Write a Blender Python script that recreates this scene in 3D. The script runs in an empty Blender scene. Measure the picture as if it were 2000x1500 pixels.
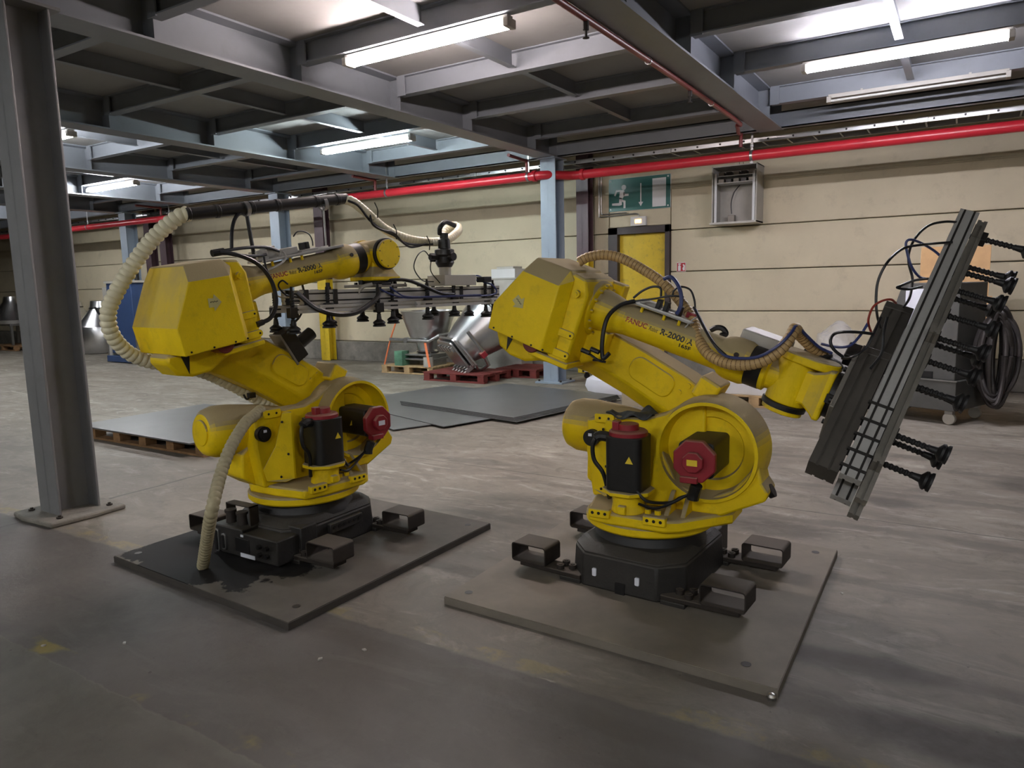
import bpy, bmesh, math, random
from mathutils import Matrix, Vector, Quaternion
random.seed(7)
sin, cos, pi = math.sin, math.cos, math.pi
R = math.radians
SC = bpy.context.scene
COL = SC.collection

# ------------------------------------------------------------------ camera
FPX, CAMH = 1410.0, 1.54
_y, _p, _r = R(32.05), R(7.81), R(-1.335)
FWD = Vector((-sin(_y)*cos(_p), cos(_y)*cos(_p), -sin(_p)))
_rt = Vector((cos(_y), sin(_y), 0)); _up = _rt.cross(FWD)
RGT = cos(_r)*_rt + sin(_r)*_up
UPV = -sin(_r)*_rt + cos(_r)*_up
CAM = Vector((0, 0, CAMH))
cd = bpy.data.cameras.new('camera'); cam = bpy.data.objects.new('camera', cd); COL.objects.link(cam)
cd.sensor_width = 36; cd.lens = FPX/2000*36; cd.clip_start = .05; cd.clip_end = 200
m3 = Matrix((RGT, UPV, -FWD)).transposed()
cam.matrix_world = Matrix.Translation(CAM) @ m3.to_4x4()
SC.camera = cam

# ------------------------------------------------------------------ world, exposure
w = bpy.data.worlds.new('world'); SC.world = w; w.use_nodes = True
w.node_tree.nodes['Background'].inputs[0].default_value = (.9, .92, 1, 1)
w.node_tree.nodes['Background'].inputs[1].default_value = .02
SC.cycles.max_bounces = 6; SC.cycles.diffuse_bounces = 4; SC.cycles.glossy_bounces = 3; SC.cycles.caustics_reflective = False; SC.cycles.caustics_refractive = False
vs = SC.view_settings
vs.view_transform = 'Standard'; vs.look = 'None'; vs.gamma = 1; vs.use_curve_mapping = False
vs.exposure = 1.85
TUBE = 75.0          # emission of a lit fluorescent tube

# ------------------------------------------------------------------ survey helpers (photo pixel -> point of the place on a known plane)
def ray(x, y): return FWD + RGT*((x-1000)/FPX) - UPV*((y-750)/FPX)
def onplane(x, y, p, n):
    d = ray(x, y); n = Vector(n); return CAM + d*((Vector(p)-CAM).dot(n)/d.dot(n))
def atz(x, y, z): return onplane(x, y, (0, 0, z), (0, 0, 1))
def aty(x, y, Y): return onplane(x, y, (0, Y, 0), (0, 1, 0))
def atd(x, y, depth): return CAM + ray(x, y)*depth

# ------------------------------------------------------------------ materials
MATS = {}
def nodes(name):
    m = bpy.data.materials.new(name); m.use_nodes = True; nt = m.node_tree
    return m, nt, nt.nodes['Principled BSDF']
def mat(name, col, rough=.6, metal=0., var=.12, scale=6., bump=0., bscale=60., col2=None, dust=0., spec=.5, alpha=1., dirt=.0, trans=0., dustcol=(.36,.30,.20)):
    if name in MATS: return MATS[name]
    m, nt, b = nodes(name); N, L = nt.nodes, nt.links
    tc = N.new('ShaderNodeTexCoord')
    no = N.new('ShaderNodeTexNoise'); no.inputs['Scale'].default_value = scale; no.inputs['Detail'].default_value = 6; no.inputs['Roughness'].default_value = .65
    L.new(tc.outputs['Object'], no.inputs['Vector'])
    rp = N.new('ShaderNodeValToRGB'); rp.color_ramp.elements[0].position = .3; rp.color_ramp.elements[1].position = .72
    c2 = col2 or tuple(min(1, c*(1+var)) for c in col)
    rp.color_ramp.elements[0].color = (*[c*(1-var) for c in col], 1); rp.color_ramp.elements[1].color = (*c2, 1)
    L.new(no.outputs[0], rp.inputs[0]); out = rp.outputs[0]
    if dirt:
        n2 = N.new('ShaderNodeTexNoise'); n2.inputs['Scale'].default_value = scale*3.1; n2.inputs['Detail'].default_value = 8; n2.inputs['Roughness'].default_value = .75
        L.new(tc.outputs['Object'], n2.inputs['Vector'])
        r2 = N.new('ShaderNodeValToRGB'); r2.color_ramp.elements[0].position = .54; r2.color_ramp.elements[1].position = .72
        r2.color_ramp.elements[0].color = (0, 0, 0, 1); r2.color_ramp.elements[1].color = (dirt, dirt, dirt, 1)
        L.new(n2.outputs[0], r2.inputs[0])
        mx = N.new('ShaderNodeMix'); mx.data_type = 'RGBA'; L.new(r2.outputs[0], mx.inputs[0]); L.new(out, mx.inputs[6]); mx.inputs[7].default_value = (.06, .05, .04, 1); out = mx.outputs[2]
    if dust:
        ge = N.new('ShaderNodeNewGeometry'); sx = N.new('ShaderNodeSeparateXYZ'); L.new(ge.outputs['True Normal'], sx.inputs[0])
        ad = N.new('ShaderNodeMath'); ad.operation = 'MULTIPLY_ADD'; ad.inputs[1].default_value = .55; ad.inputs[2].default_value = -.2; L.new(no.outputs[0], ad.inputs[0])
        sm = N.new('ShaderNodeMath'); sm.operation = 'ADD'; L.new(sx.outputs[2], sm.inputs[0]); L.new(ad.outputs[0], sm.inputs[1])
        r3 = N.new('ShaderNodeValToRGB'); r3.color_ramp.elements[0].position = .20; r3.color_ramp.elements[1].position = .52
        r3.color_ramp.elements[0].color = (0, 0, 0, 1); r3.color_ramp.elements[1].color = (dust, dust, dust, 1); L.new(sm.outputs[0], r3.inputs[0])
        mx = N.new('ShaderNodeMix'); mx.data_type = 'RGBA'; L.new(r3.outputs[0], mx.inputs[0]); L.new(out, mx.inputs[6]); mx.inputs[7].default_value = (*dustcol, 1); out = mx.outputs[2]
        rr = N.new('ShaderNodeMapRange'); rr.inputs[3].default_value = rough; rr.inputs[4].default_value = .9; L.new(r3.outputs[0], rr.inputs[0]); L.new(rr.outputs[0], b.inputs['Roughness'])
    else: b.inputs['Roughness'].default_value = rough
    L.new(out, b.inputs['Base Color'])
    b.inputs['Metallic'].default_value = metal; b.inputs['Specular IOR Level'].default_value = spec
    if alpha < 1: b.inputs['Alpha'].default_value = alpha
    if trans: b.inputs['Transmission Weight'].default_value = trans
    if bump:
        n3 = N.new('ShaderNodeTexNoise'); n3.inputs['Scale'].default_value = bscale; n3.inputs['Detail'].default_value = 4; L.new(tc.outputs['Object'], n3.inputs['Vector'])
        bp = N.new('ShaderNodeBump'); bp.inputs['Strength'].default_value = bump; bp.inputs['Distance'].default_value = .01; L.new(n3.outputs[0], bp.inputs['Height']); L.new(bp.outputs[0], b.inputs['Normal'])
    MATS[name] = m; return m
def emis(name, col, strength):
    m, nt, b = nodes(name); b.inputs['Base Color'].default_value = (.8, .8, .8, 1)
    b.inputs['Emission Color'].default_value = (*col, 1); b.inputs['Emission Strength'].default_value = strength; MATS[name] = m; return m

YEL = mat('robot_yellow', (.84, .595, .004), .5, var=.12, scale=3, bump=.12, bscale=140, dust=.92, dirt=.22, spec=.3, dustcol=(.33, .27, .175))
YELP = mat('yellow_paint', (.66, .47, .02), .5, var=.1, scale=4, dirt=.5)
DKM = mat('base_dark_grey', (.020, .018, .0165), .55, var=.25, scale=8, bump=.15, bscale=90, dust=.35, dustcol=(.085, .075, .06))
BLK = mat('black_plastic', (.0075, .0072, .0078), .42, var=.2, scale=9, dust=.25, dustcol=(.07, .06, .05))
RUB = mat('black_rubber', (.009, .0085, .009), .55, var=.25, scale=14)
REDC = mat('motor_red', (.26, .016, .026), .4, var=.12, scale=9, dust=.35)
STL = mat('steel', (.42, .42, .42), .32, metal=.9, var=.12, scale=8, dirt=.2)
STN = mat('stainless', (.62, .62, .63), .28, metal=1., var=.08, scale=3)
ALU = mat('aluminium', (.55, .54, .52), .42, metal=.35, var=.08, scale=4, dirt=.15)
ALUD = mat('aluminium_dusty', (.26, .24, .21), .55, metal=.5, var=.15, scale=5, dirt=.2)
RUST = mat('rusty_dark_steel', (.02, .014, .0105), .7, var=.4, scale=9, dust=.6, dustcol=(.12, .10, .078))
GALV = mat('galvanised_sheet', (.135, .138, .14), .45, metal=.35, var=.10, scale=2.2)
BEAM = mat('beam_grey_paint', (.185, .20, .225), .42, var=.10, scale=1.2, dirt=.15)
COLM = mat('column_grey_paint', (.17, .17, .175), .5, var=.12, scale=1.6, dirt=.2)
COLB = mat('column_blue_grey', (.27, .33, .40), .5, var=.08, scale=2, dirt=.15)
DECK = mat('deck_panel', (.25, .243, .235), .75, var=.10, scale=1.1, dirt=.12)
CREAM = mat('wall_cream', (.57, .50, .355), .7, var=.09, scale=.9, bump=.1, bscale=30, dirt=.22)
KERB = mat('kerb_concrete', (.20, .185, .16), .85, var=.35, scale=3, bump=.4, bscale=25, dirt=.5)
PIPE = mat('pipe_red', (.50, .022, .035), .3, var=.08, scale=3)
PIPED = mat('pipe_dark_red', (.16, .022, .02), .4, var=.12, scale=3)
PURP = mat('post_purple_brown', (.085, .045, .055), .45, var=.2, scale=3, dirt=.2)
FRAME = mat('door_frame_brown', (.045, .032, .032), .5, var=.2, scale=4)
WOOD = mat('pallet_wood', (.42, .29, .15), .8, var=.25, scale=7, bump=.25, bscale=50, dirt=.3)
WOODD = mat('pallet_wood_brown', (.26, .145, .065), .8, var=.3, scale=7, bump=.25, bscale=50, dirt=.35)
WOODR = mat('pallet_wood_red', (.16, .026, .022), .75, var=.25, scale=6, bump=.2, bscale=50, dirt=.3)
PLY = mat('plywood', (.58, .36, .17), .7, var=.12, scale=5)
WHT = mat('white_paint', (.62, .62, .62), .5, var=.05, scale=4)
PAPER = mat('paper', (.72, .74, .82), .8, var=.03, scale=4)
LGREY = mat('light_grey_metal', (.42, .40, .36), .5, var=.08, scale=4, dirt=.1)
CARTG = mat('cart_dark_grey', (.075, .075, .07), .55, var=.15, scale=5, dirt=.2)
HOSEC = mat('hose_cream', (.70, .65, .47), .45, var=.08, scale=12)
HOSEG = mat('hose_dusty', (.40, .35, .22), .6, var=.15, scale=12)
HOSET = mat('hose_tan', (.50, .33, .14), .5, var=.10, scale=12)
HOSETD = mat('hose_tan_rib', (.16, .085, .03), .6, var=.10, scale=12)
GREEN = mat('sign_green', (.012, .115, .095), .35, var=.03, scale=3)
SIGNW = mat('sign_white', (.72, .72, .72), .5, var=.02, scale=3)
SIGNR = mat('sign_red', (.42, .02, .03), .45, var=.04, scale=3)
BLUE = mat('machine_blue', (.028, .058, .15), .45, var=.1, scale=4)
BLUH = mat('hose_blue', (.03, .045, .16), .4, var=.1, scale=10)
BLKH = mat('cable_black', (.008, .008, .0095), .45, var=.15, scale=10)
REDH = mat('cable_red', (.30, .035, .02), .45, var=.1, scale=10)
ORNG = mat('strap_orange', (.75, .19, .07), .6, var=.1, scale=10)
CLOTH = mat('dark_rag', (.045, .05, .055), .9, var=.5, scale=16, bump=.5, bscale=40)
PLATE1 = mat('steel_plate_dark', (.115, .105, .092), .6, var=.25, scale=1.7, bump=.1, bscale=40, dirt=.2)
PLATE2 = mat('steel_plate_dusty', (.175, .152, .122), .75, var=.16, scale=2.2, bump=.1, bscale=40, dirt=.2)
PLE = mat('plate_edge', (.05, .043, .037), .7, var=.2, scale=5)
STICK = mat('sticker_yellow', (.52, .46, .20), .6, var=.05, scale=20)
WARN = mat('warning_yellow', (.75, .55, .03), .5, var=.04, scale=20)
TXTR = mat('lettering_red', (.30, .015, .02), .5, var=.02); TXTK = mat('lettering_black', (.012, .011, .012), .5, var=.02)
FILM = mat('plastic_film', (.6, .6, .61), .1, var=.05, scale=5, bump=1., bscale=16, alpha=.35)
STAIN = mat('oily_plate', (.04, .036, .032), .42, var=.3, scale=3)

# ------------------------------------------------------------------ mesh builder
def sgn(a, b): return 1 if a >= b else -1
class MB:
    def __init__(s, M=None): s.v = []; s.f = []; s.M = M or Matrix()
    def add(s, vs, fs, M=None):
        o = len(s.v); T = s.M @ M if M is not None else s.M
        s.v += [T @ Vector(p) for p in vs]; s.f += [tuple(i+o for i in f) for f in fs]; return s
    def box(s, c, d, M=None):
        x, y, z = d[0]/2, d[1]/2, d[2]/2; c = Vector(c)
        vs = [c+Vector(p) for p in ((-x,-y,-z),(x,-y,-z),(x,y,-z),(-x,y,-z),(-x,-y,z),(x,-y,z),(x,y,z),(-x,y,z))]
        return s.add(vs, [(3,2,1,0),(4,5,6,7),(0,1,5,4),(1,2,6,5),(2,3,7,6),(3,0,4,7)], M)
    def b2(s, a, b, M=None): return s.box([(a[i]+b[i])/2 for i in range(3)], [abs(b[i]-a[i]) for i in range(3)], M)
    def prism(s, poly, h0, h1, ax='y', poly2=None, M=None):
        n = len(poly); q = poly2 or poly
        f = {'y': lambda p, h: (p[0], h, p[1]), 'z': lambda p, h: (p[0], p[1], h), 'x': lambda p, h: (h, p[0], p[1])}[ax]
        vs = [f(p, h0) for p in poly]+[f(p, h1) for p in q]
        return s.add(vs, [tuple(range(n))[::-1], tuple(range(n, 2*n))]+[(i, (i+1) % n, n+(i+1) % n, n+i) for i in range(n)], M)
    def loft(s, rings, cap=True):
        n = len(rings[0]); vs = [p for r in rings for p in r]; fs = []
        for k in range(len(rings)-1):
            for i in range(n): fs.append((k*n+i, k*n+(i+1) % n, (k+1)*n+(i+1) % n, (k+1)*n+i))
        if cap: fs += [tuple(range(n))[::-1], tuple(range((len(rings)-1)*n, len(rings)*n))]
        return s.add(vs, fs)
    def lathe(s, o, d, prof, n=28, cap=True, ref=None, rot=0):
        o = Vector(o); d = Vector(d).normalized(); u = Vector(ref) if ref else (Vector((0, 0, 1)) if abs(d.z) < .9 else Vector((1, 0, 0)))
        a = (u-d*u.dot(d)).normalized(); b = d.cross(a)
        return s.loft([[o+d*t+(a*cos(2*pi*i/n+rot)+b*sin(2*pi*i/n+rot))*max(r, 1e-4) for i in range(n)] for t, r in prof], cap)
    def cyl(s, a, b, r, r2=None, n=20, rot=0, ref=None):
        a = Vector(a); b = Vector(b); return s.lathe(a, b-a, [(0, r), ((b-a).length, r if r2 is None else r2)], n, True, ref, rot)
    def ring(s, o, d, r0, r1, t, n=32):
        return s.lathe(o, d, [(0, r0), (t, r0), (t, r1), (0, r1), (0, r0)], n, False)
    def tube(s, pts, r, n=8, sub=6, closed=False):
        P = spline(pts, sub) if sub else [Vector(p) for p in pts]
        return s.loft(frames(P, r, n))
    def bar(s, a, b, w, h, up=(0, 0, 1)):
        a = Vector(a); b = Vector(b); d = (b-a).normalized(); u = Vector(up); u = (u-d*u.dot(d)).normalized(); l = d.cross(u)
        o = [(-w/2, -h/2), (w/2, -h/2), (w/2, h/2), (-w/2, h/2)]
        return s.loft([[p+l*x+u*y for x, y in o] for p in (a, b)])
    def build(s, name, m, parent=None, bevel=0., smooth=35, seg=2, weld=False):
        me = bpy.data.meshes.new(name); me.from_pydata([tuple(v) for v in s.v], [], s.f)
        bm = bmesh.new(); bm.from_mesh(me)
        if weld: bmesh.ops.remove_doubles(bm, verts=bm.verts, dist=1e-5)
        bmesh.ops.recalc_face_normals(bm, faces=bm.faces); bm.to_mesh(me); bm.free()
        me.materials.append(m)
        if smooth:
            for p in me.polygons: p.use_smooth = True
            me.set_sharp_from_angle(angle=R(smooth))
        o = bpy.data.objects.new(name, me); COL.objects.link(o)
        if parent: o.parent = parent
        if bevel:
            bv = o.modifiers.new('bevel', 'BEVEL'); bv.width = bevel; bv.segments = seg; bv.limit_method = 'ANGLE'; bv.angle_limit = R(40); bv.harden_normals = False
        return o
def spline(pts, sub):
    P = [Vector(p) for p in pts]
    if len(P) < 3: return P
    out = []
    for i in range(len(P)-1):
        p1, p2 = P[i], P[i+1]; p0 = P[i-1] if i else p1*2-p2; p3 = P[i+2] if i+2 < len(P) else p2*2-p1
        for k in range(sub):
            t = k/sub; out.append(.5*((2*p1)+(p2-p0)*t+(2*p0-5*p1+4*p2-p3)*t*t+(3*p1-p0-3*p2+p3)*t**3))
    return out+[P[-1]]
def resample(P, step):
    out = [P[0]]; acc = 0; i = 0; cur = P[0]; rest = step
    for a, b in zip(P, P[1:]):
        L = (b-a).length; t = rest
        while t <= L: out.append(a+(b-a)*(t/L)); t += step
        rest = t-L
    return out
def frames(P, r, n):
    t = [(P[min(i+1, len(P)-1)]-P[max(i-1, 0)]).normalized() for i in range(len(P))]
    u = t[0].orthogonal().normalized(); rings = []
    for i, p in enumerate(P):
        if i: u = t[i-1].rotation_difference(t[i]) @ u
        u = (u-t[i]*u.dot(t[i])).normalized(); v = t[i].cross(u); rr = r(i) if callable(r) else (r[i] if isinstance(r, list) else r)
        rings.append([p+(u*cos(2*pi*k/n)+v*sin(2*pi*k/n))*rr for k in range(n)])
    return rings
def corrug(mb, pts, r, pitch=.028, depth=.12, n=14):
    P = resample(spline(pts, 14), pitch/4); mul = [1, 1+depth*.75, 1+depth, 1+depth*.75]
    mb.loft(frames(P, lambda i: r*mul[i % 4], n)); return P
def arc(cx, cz, r, a0, a1, n=10): return [(cx+r*cos(R(a0+(a1-a0)*i/n)), cz+r*sin(R(a0+(a1-a0)*i/n))) for i in range(n+1)]

# ------------------------------------------------------------------ scene objects
def thing(name, label, cat, loc=(0, 0, 0), rz=0, group=None):
    o = bpy.data.objects.new(name, None); COL.objects.link(o); o.empty_display_size = .1
    o.location = loc; o.rotation_euler = (0, 0, rz); return tag(o, label, cat, group)
def tag(o, label, cat, group=None):
    o['label'] = label; o['category'] = cat
    if group: o['group'] = group
    return o
def struct(o): o['kind'] = 'structure'; return o
def empty(name, loc=(0, 0, 0)):
    o = bpy.data.objects.new(name, None); COL.objects.link(o); o.location = loc; o.empty_display_size = .1; return o
def inv(loc, rz=0): return Matrix.Rotation(-rz, 4, 'Z') @ Matrix.Translation(-Vector(loc))
def copy(o, loc, parent=None, name=None):
    c = o.copy(); COL.objects.link(c); c.location = loc; c.parent = parent; return c
def text(s, size, bold=0., shear=0., ext=.0):
    c = bpy.data.curves.new('t', 'FONT'); c.body = s; c.size = size; c.offset = bold; c.shear = shear; c.extrude = 0; c.resolution_u = 3
    o = bpy.data.objects.new('t', c); COL.objects.link(o)
    dg = bpy.context.evaluated_depsgraph_get(); me = bpy.data.meshes.new_from_object(o.evaluated_get(dg))
    vs = [v.co.copy() for v in me.vertices]; fs = [tuple(p.vertices) for p in me.polygons]
    bpy.data.objects.remove(o); bpy.data.curves.remove(c); bpy.data.meshes.remove(me)
    return vs, fs, (max(v.x for v in vs) if vs else 0)
# ================================================================== STRUCTURE
X0, X1, Y0, Y1, ZD = -31.0, 7.0, -7.0, 11.5, 3.78
def floor_mat():
    m, nt, b = nodes('floor_concrete'); N, L = nt.nodes, nt.links
    def mth(op, a, bb=None, c=None, clamp=False):
        n = N.new('ShaderNodeMath'); n.operation = op; n.use_clamp = clamp
        for i, v in enumerate((a, bb, c)):
            if v is None: continue
            if isinstance(v, (int, float)): n.inputs[i].default_value = v
            else: L.new(v, n.inputs[i])
        return n.outputs[0]
    def noise(scale, detail=5, rough=.6, sx=1, sy=1, off=0, dist=0, rot=0):
        mp = N.new('ShaderNodeMapping'); L.new(tc.outputs['Object'], mp.inputs[0]); mp.inputs['Scale'].default_value = (sx, sy, 1); mp.inputs['Location'].default_value = (off, off*.7, 0); mp.inputs['Rotation'].default_value = (0, 0, rot)
        n = N.new('ShaderNodeTexNoise'); n.inputs['Scale'].default_value = scale; n.inputs['Detail'].default_value = detail; n.inputs['Roughness'].default_value = rough; n.inputs['Distortion'].default_value = dist
        L.new(mp.outputs[0], n.inputs['Vector']); return n.outputs[0]
    def ramp(v, a, bb): 
        n = N.new('ShaderNodeMapRange'); n.interpolation_type = 'SMOOTHSTEP'; n.inputs[1].default_value = a; n.inputs[2].default_value = bb; L.new(v, n.inputs[0]); return n.outputs[0]
    def mix(f, a, c):
        n = N.new('ShaderNodeMix'); n.data_type = 'RGBA'; L.new(f, n.inputs[0])
        for i, v in ((6, a), (7, c)):
            if isinstance(v, tuple): n.inputs[i].default_value = (*v, 1)
            else: L.new(v, n.inputs[i])
        return n.outputs[2]
    tc = N.new('ShaderNodeTexCoord'); sp = N.new('ShaderNodeSeparateXYZ'); L.new(tc.outputs['Object'], sp.inputs[0]); x, y = sp.outputs[0], sp.outputs[1]
    wob = mth('MULTIPLY_ADD', noise(1.7, 5), .16, -.08)
    wob2 = mth('MULTIPLY_ADD', noise(9, 5), .05, -.025)
    yw = mth('ADD', y, mth('ADD', wob2, mth('MULTIPLY', wob, .15)))
    big = ramp(noise(.55, 6, .62, dist=.6), .35, .7); streak = ramp(noise(1.3, 7, .68, sx=.75, sy=1.3, off=3, dist=1.4), .38, .66); fine = noise(14, 8, .7)
    col = mix(big, (.215, .190, .155), (.350, .318, .266)); col = mix(mth('MULTIPLY', streak, .6), col, (.150, .129, .104))
    light = ramp(noise(2.1, 8, .7, sx=.7, sy=1.3, off=11, dist=.8), .56, .72); col = mix(mth('MULTIPLY', light, .7), col, (.50, .465, .40))
    blot = ramp(noise(3.6, 10, .72, off=71, dist=1.6), .50, .66); col = mix(mth('MULTIPLY', blot, .5), col, (.125, .106, .084))
    for ro_, of_ in ((.35, 81), (-.55, 91), (1.2, 97)):
        sc = ramp(noise(2.2, 7, .68, sx=.6, sy=2.0, off=of_, dist=1.4, rot=ro_), .58, .70); col = mix(mth('MULTIPLY', sc, .45), col, (.52, .485, .42))
        sk = ramp(noise(1.6, 7, .68, sx=.6, sy=1.7, off=of_+5, dist=1.6, rot=ro_+.2), .58, .70); col = mix(mth('MULTIPLY', sk, .5), col, (.105, .09, .072))
    # sealed aisle strip and the floor on the near side of it
    ais = mth('MULTIPLY', ramp(yw, 1.385, 1.40), mth('SUBTRACT', 1, ramp(yw, 2.29, 2.32)))
    a2 = mix(ramp(noise(.9, 6, .6, off=5, dist=.7), .35, .68), (.074, .067, .063), (.118, .107, .100)); col = mix(mth('MULTIPLY', ais, .85), col, a2)
    near = mth('SUBTRACT', 1, ramp(yw, 1.385, 1.40)); n2 = mix(ramp(noise(1.1, 6, .6, off=8, dist=.6), .35, .68), (.085, .081, .066), (.145, .136, .116)); col = mix(mth('MULTIPLY', near, .82), col, n2)
    # strip right behind the aisle is grubbier
    gr = mth('MULTIPLY', ramp(yw, 2.29, 2.32), mth('SUBTRACT', 1, ramp(mth('ADD', y, mth('MULTIPLY', wob, 6)), 3.2, 4.4))); col = mix(mth('MULTIPLY', gr, .45), col, (.15, .133, .112))
    # worn yellow lane paint
    def band(c, hw): return mth('SUBTRACT', 1, ramp(mth('ABSOLUTE', mth('SUBTRACT', yw, c)), hw*.7, hw))
    worn = ramp(noise(3.2, 7, .7, off=21), .52, .62); worn2 = ramp(noise(1.3, 5, .6, off=31), .53, .60)
    col = mix(mth('MULTIPLY', mth('MULTIPLY', band(1.44, .05), worn2), .75), col, (.30, .235, .045))
    col = mix(mth('MULTIPLY', mth('MULTIPLY', band(2.36, .055), worn), .5), col, (.30, .25, .09))
    col = mix(mth('MULTIPLY', band(2.305, .007), ramp(noise(2.0, 3, .5, off=41), .58, .63)), col, (.32, .295, .25))
    # slab joints and cracks
    def line(c, w, s=.9, xx=None): 
        f = mth('SUBTRACT', 1, ramp(mth('ABSOLUTE', mth('SUBTRACT', mth('ADD', y, mth('MULTIPLY', wob2, .25)), c)), w*.5, w)); return mth('MULTIPLY', f, s)
    for c, wd, s in ((4.975, .007, .85), (7.6, .008, .7), (-1.0, .007, .7)): col = mix(line(c, wd, s), col, (.045, .04, .035))
    vx = mth('SUBTRACT', 1, ramp(mth('ABSOLUTE', mth('SUBTRACT', mth('ADD', x, mth('MULTIPLY', wob, .6)), -5.45)), .006, .022)); col = mix(mth('MULTIPLY', vx, .8), col, (.06, .054, .045))
    # tyre rubs
    rub = mth('MULTIPLY', mth('SUBTRACT', 1, ramp(mth('ABSOLUTE', mth('SUBTRACT', mth('FRACT', mth('ADD', mth('MULTIPLY', yw, 1.15), mth('MULTIPLY', wob, .9))), .5)), .03, .09)), ramp(noise(.5, 3, .5, sx=1.2, sy=.3, off=51), .5, .6))
    col = mix(mth('MULTIPLY', rub, .45), col, (.085, .072, .06))
    # oil stains with a shape of their own
    for cx, cy, rx, ry, s in ((.35, 2.62, 1.05, .20, .85), (-.28, 3.02, .35, .13, .6), (-.95, 4.55, .45, .22, .55), (-.35, 5.45, .22, .16, .6), (.5, 6.3, .3, .3, .6), (-3.6, 5.1, .5, .12, .4), (-.3, 6.9, .3, .13, .5), (-6.4, 5.6, .9, .1, .4), (.75, 3.75, .3, .12, .5), (-4.6, 4.5, .4, .1, .35)):
        dx = mth('DIVIDE', mth('ADD', mth('SUBTRACT', x, cx), mth('MULTIPLY', wob, 2.2)), rx); dy = mth('DIVIDE', mth('ADD', mth('SUBTRACT', y, cy), mth('MULTIPLY', wob, 1.6)), ry)
        d = mth('SQRT', mth('ADD', mth('MULTIPLY', dx, dx), mth('MULTIPLY', dy, dy))); col = mix(mth('MULTIPLY', mth('SUBTRACT', 1, ramp(mth('ADD', d, mth('MULTIPLY', wob2, 4)), .45, 1.1)), s), col, (.038, .032, .027))
    spots = ramp(noise(26, 3, .5, off=61), .70, .76); col = mix(mth('MULTIPLY', spots, .6), col, (.05, .043, .036))
    fl = ramp(fine, .3, .75); col = mix(mth('MULTIPLY', mth('SUBTRACT', 1, fl), .28), col, (.10, .09, .078))
    L.new(col, b.inputs['Base Color'])
    ro = N.new('ShaderNodeMapRange'); ro.inputs[3].default_value = .5; ro.inputs[4].default_value = .78; L.new(fine, ro.inputs[0]); L.new(ro.outputs[0], b.inputs['Roughness']); b.inputs['Specular IOR Level'].default_value = .35
    bp = N.new('ShaderNodeBump'); bp.inputs['Strength'].default_value = .25; bp.inputs['Distance'].default_value = .01; L.new(fine, bp.inputs['Height']); L.new(bp.outputs[0], b.inputs['Normal'])
    return m
struct(MB().b2((X0, Y0, -.2), (X1, Y1+.3, 0)).build('floor', floor_mat(), smooth=0))

# --- back wall: precast panels between the wall posts, concrete kerb below
wall = struct(empty('wall_back', (0, Y1, 0)))
ZR = [.412, 1.055, 1.694, 2.36, 3.02, 3.72]
XR = [-31, -24.6, -17.95, -11.8, -5.47, .9, 7.0]
pm = {}
for a, bx in zip(XR, XR[1:]):
    for zi, (z0, z1) in enumerate(zip(ZR, ZR[1:])):
        segs = [(a, bx)]
        if a == -5.47 and zi < 4:            # leave the doorway open
            dz = 2.45
            if z1 <= dz: segs = [(a, -5.18), (-4.10, bx)]
            elif z0 < dz: segs = [(a, -5.18), (-4.10, bx)]; 
        for s0, s1 in segs:
            c = .03 if s1-s0 > .5 else .0
            poly = [(Y1-Y1, z0+.006), (0, z1-.006), (.16, z1-.006), (.16, z0+.006)]
            o = MB().prism([(p[0], p[1]) for p in poly], s0+.006, s1-.006, 'x').build('wall_panel', CREAM, wall, bevel=.012)
o = MB().b2((-5.18+.006, 0, 2.456), (-4.106, .16, 3.014)).build('wall_panel', CREAM, wall, bevel=.012)
MB().b2((X0, .12, 0), (X1, .2, 4.2)).build('backing', KERB, wall)
# shallow lip under the top row of panels
MB().b2((X0, -.012, 3.005), (X1, .01, 3.03)).build('lip', CREAM, wall)
kb = MB()
kb.prism([(11.36, 0), (11.33, .412), (11.62, .412), (11.62, 0)], X0, -5.2, 'x'); kb.prism([(11.36, 0), (11.33, .412), (11.62, .412), (11.62, 0)], -4.08, X1, 'x')
struct(kb.build('baseboard_back', KERB, bevel=.01))
# --- other walls (mostly out of view)
struct(MB().b2((X0-.2, Y0, 0), (X0, Y1+.3, 4.4)).build('wall_left', CREAM)); struct(MB().b2((X1, Y0, 0), (X1+.2, Y1+.3, 4.4)).build('wall_right', CREAM)); struct(MB().b2((X0, Y0-.2, 0), (X1, Y0, 4.4)).build('wall_front', CREAM))

# --- door
dr = struct(empty('door_1', (-4.64, Y1, 0)))
fm = MB(); fm.b2((-.54, -.05, 0), (-.37, .12, 2.45)).b2((.46, -.05, 0), (.54, .12, 2.45)).b2((-.54, -.05, 2.335), (.54, .12, 2.45))
fm.build('door_frame', FRAME, dr, bevel=.004)
MB().b2((-.37, .055, .01), (.46, .10, 2.335)).build('door_leaf', YELP, dr, bevel=.003)
hm = MB(); hm.cyl((.38, .055, 1.05), (.38, -.0, 1.05), .012).cyl((.38, .0, 1.05), (.28, .0, 1.05), .01); hm.build('door_handle', BLK, dr)

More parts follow.
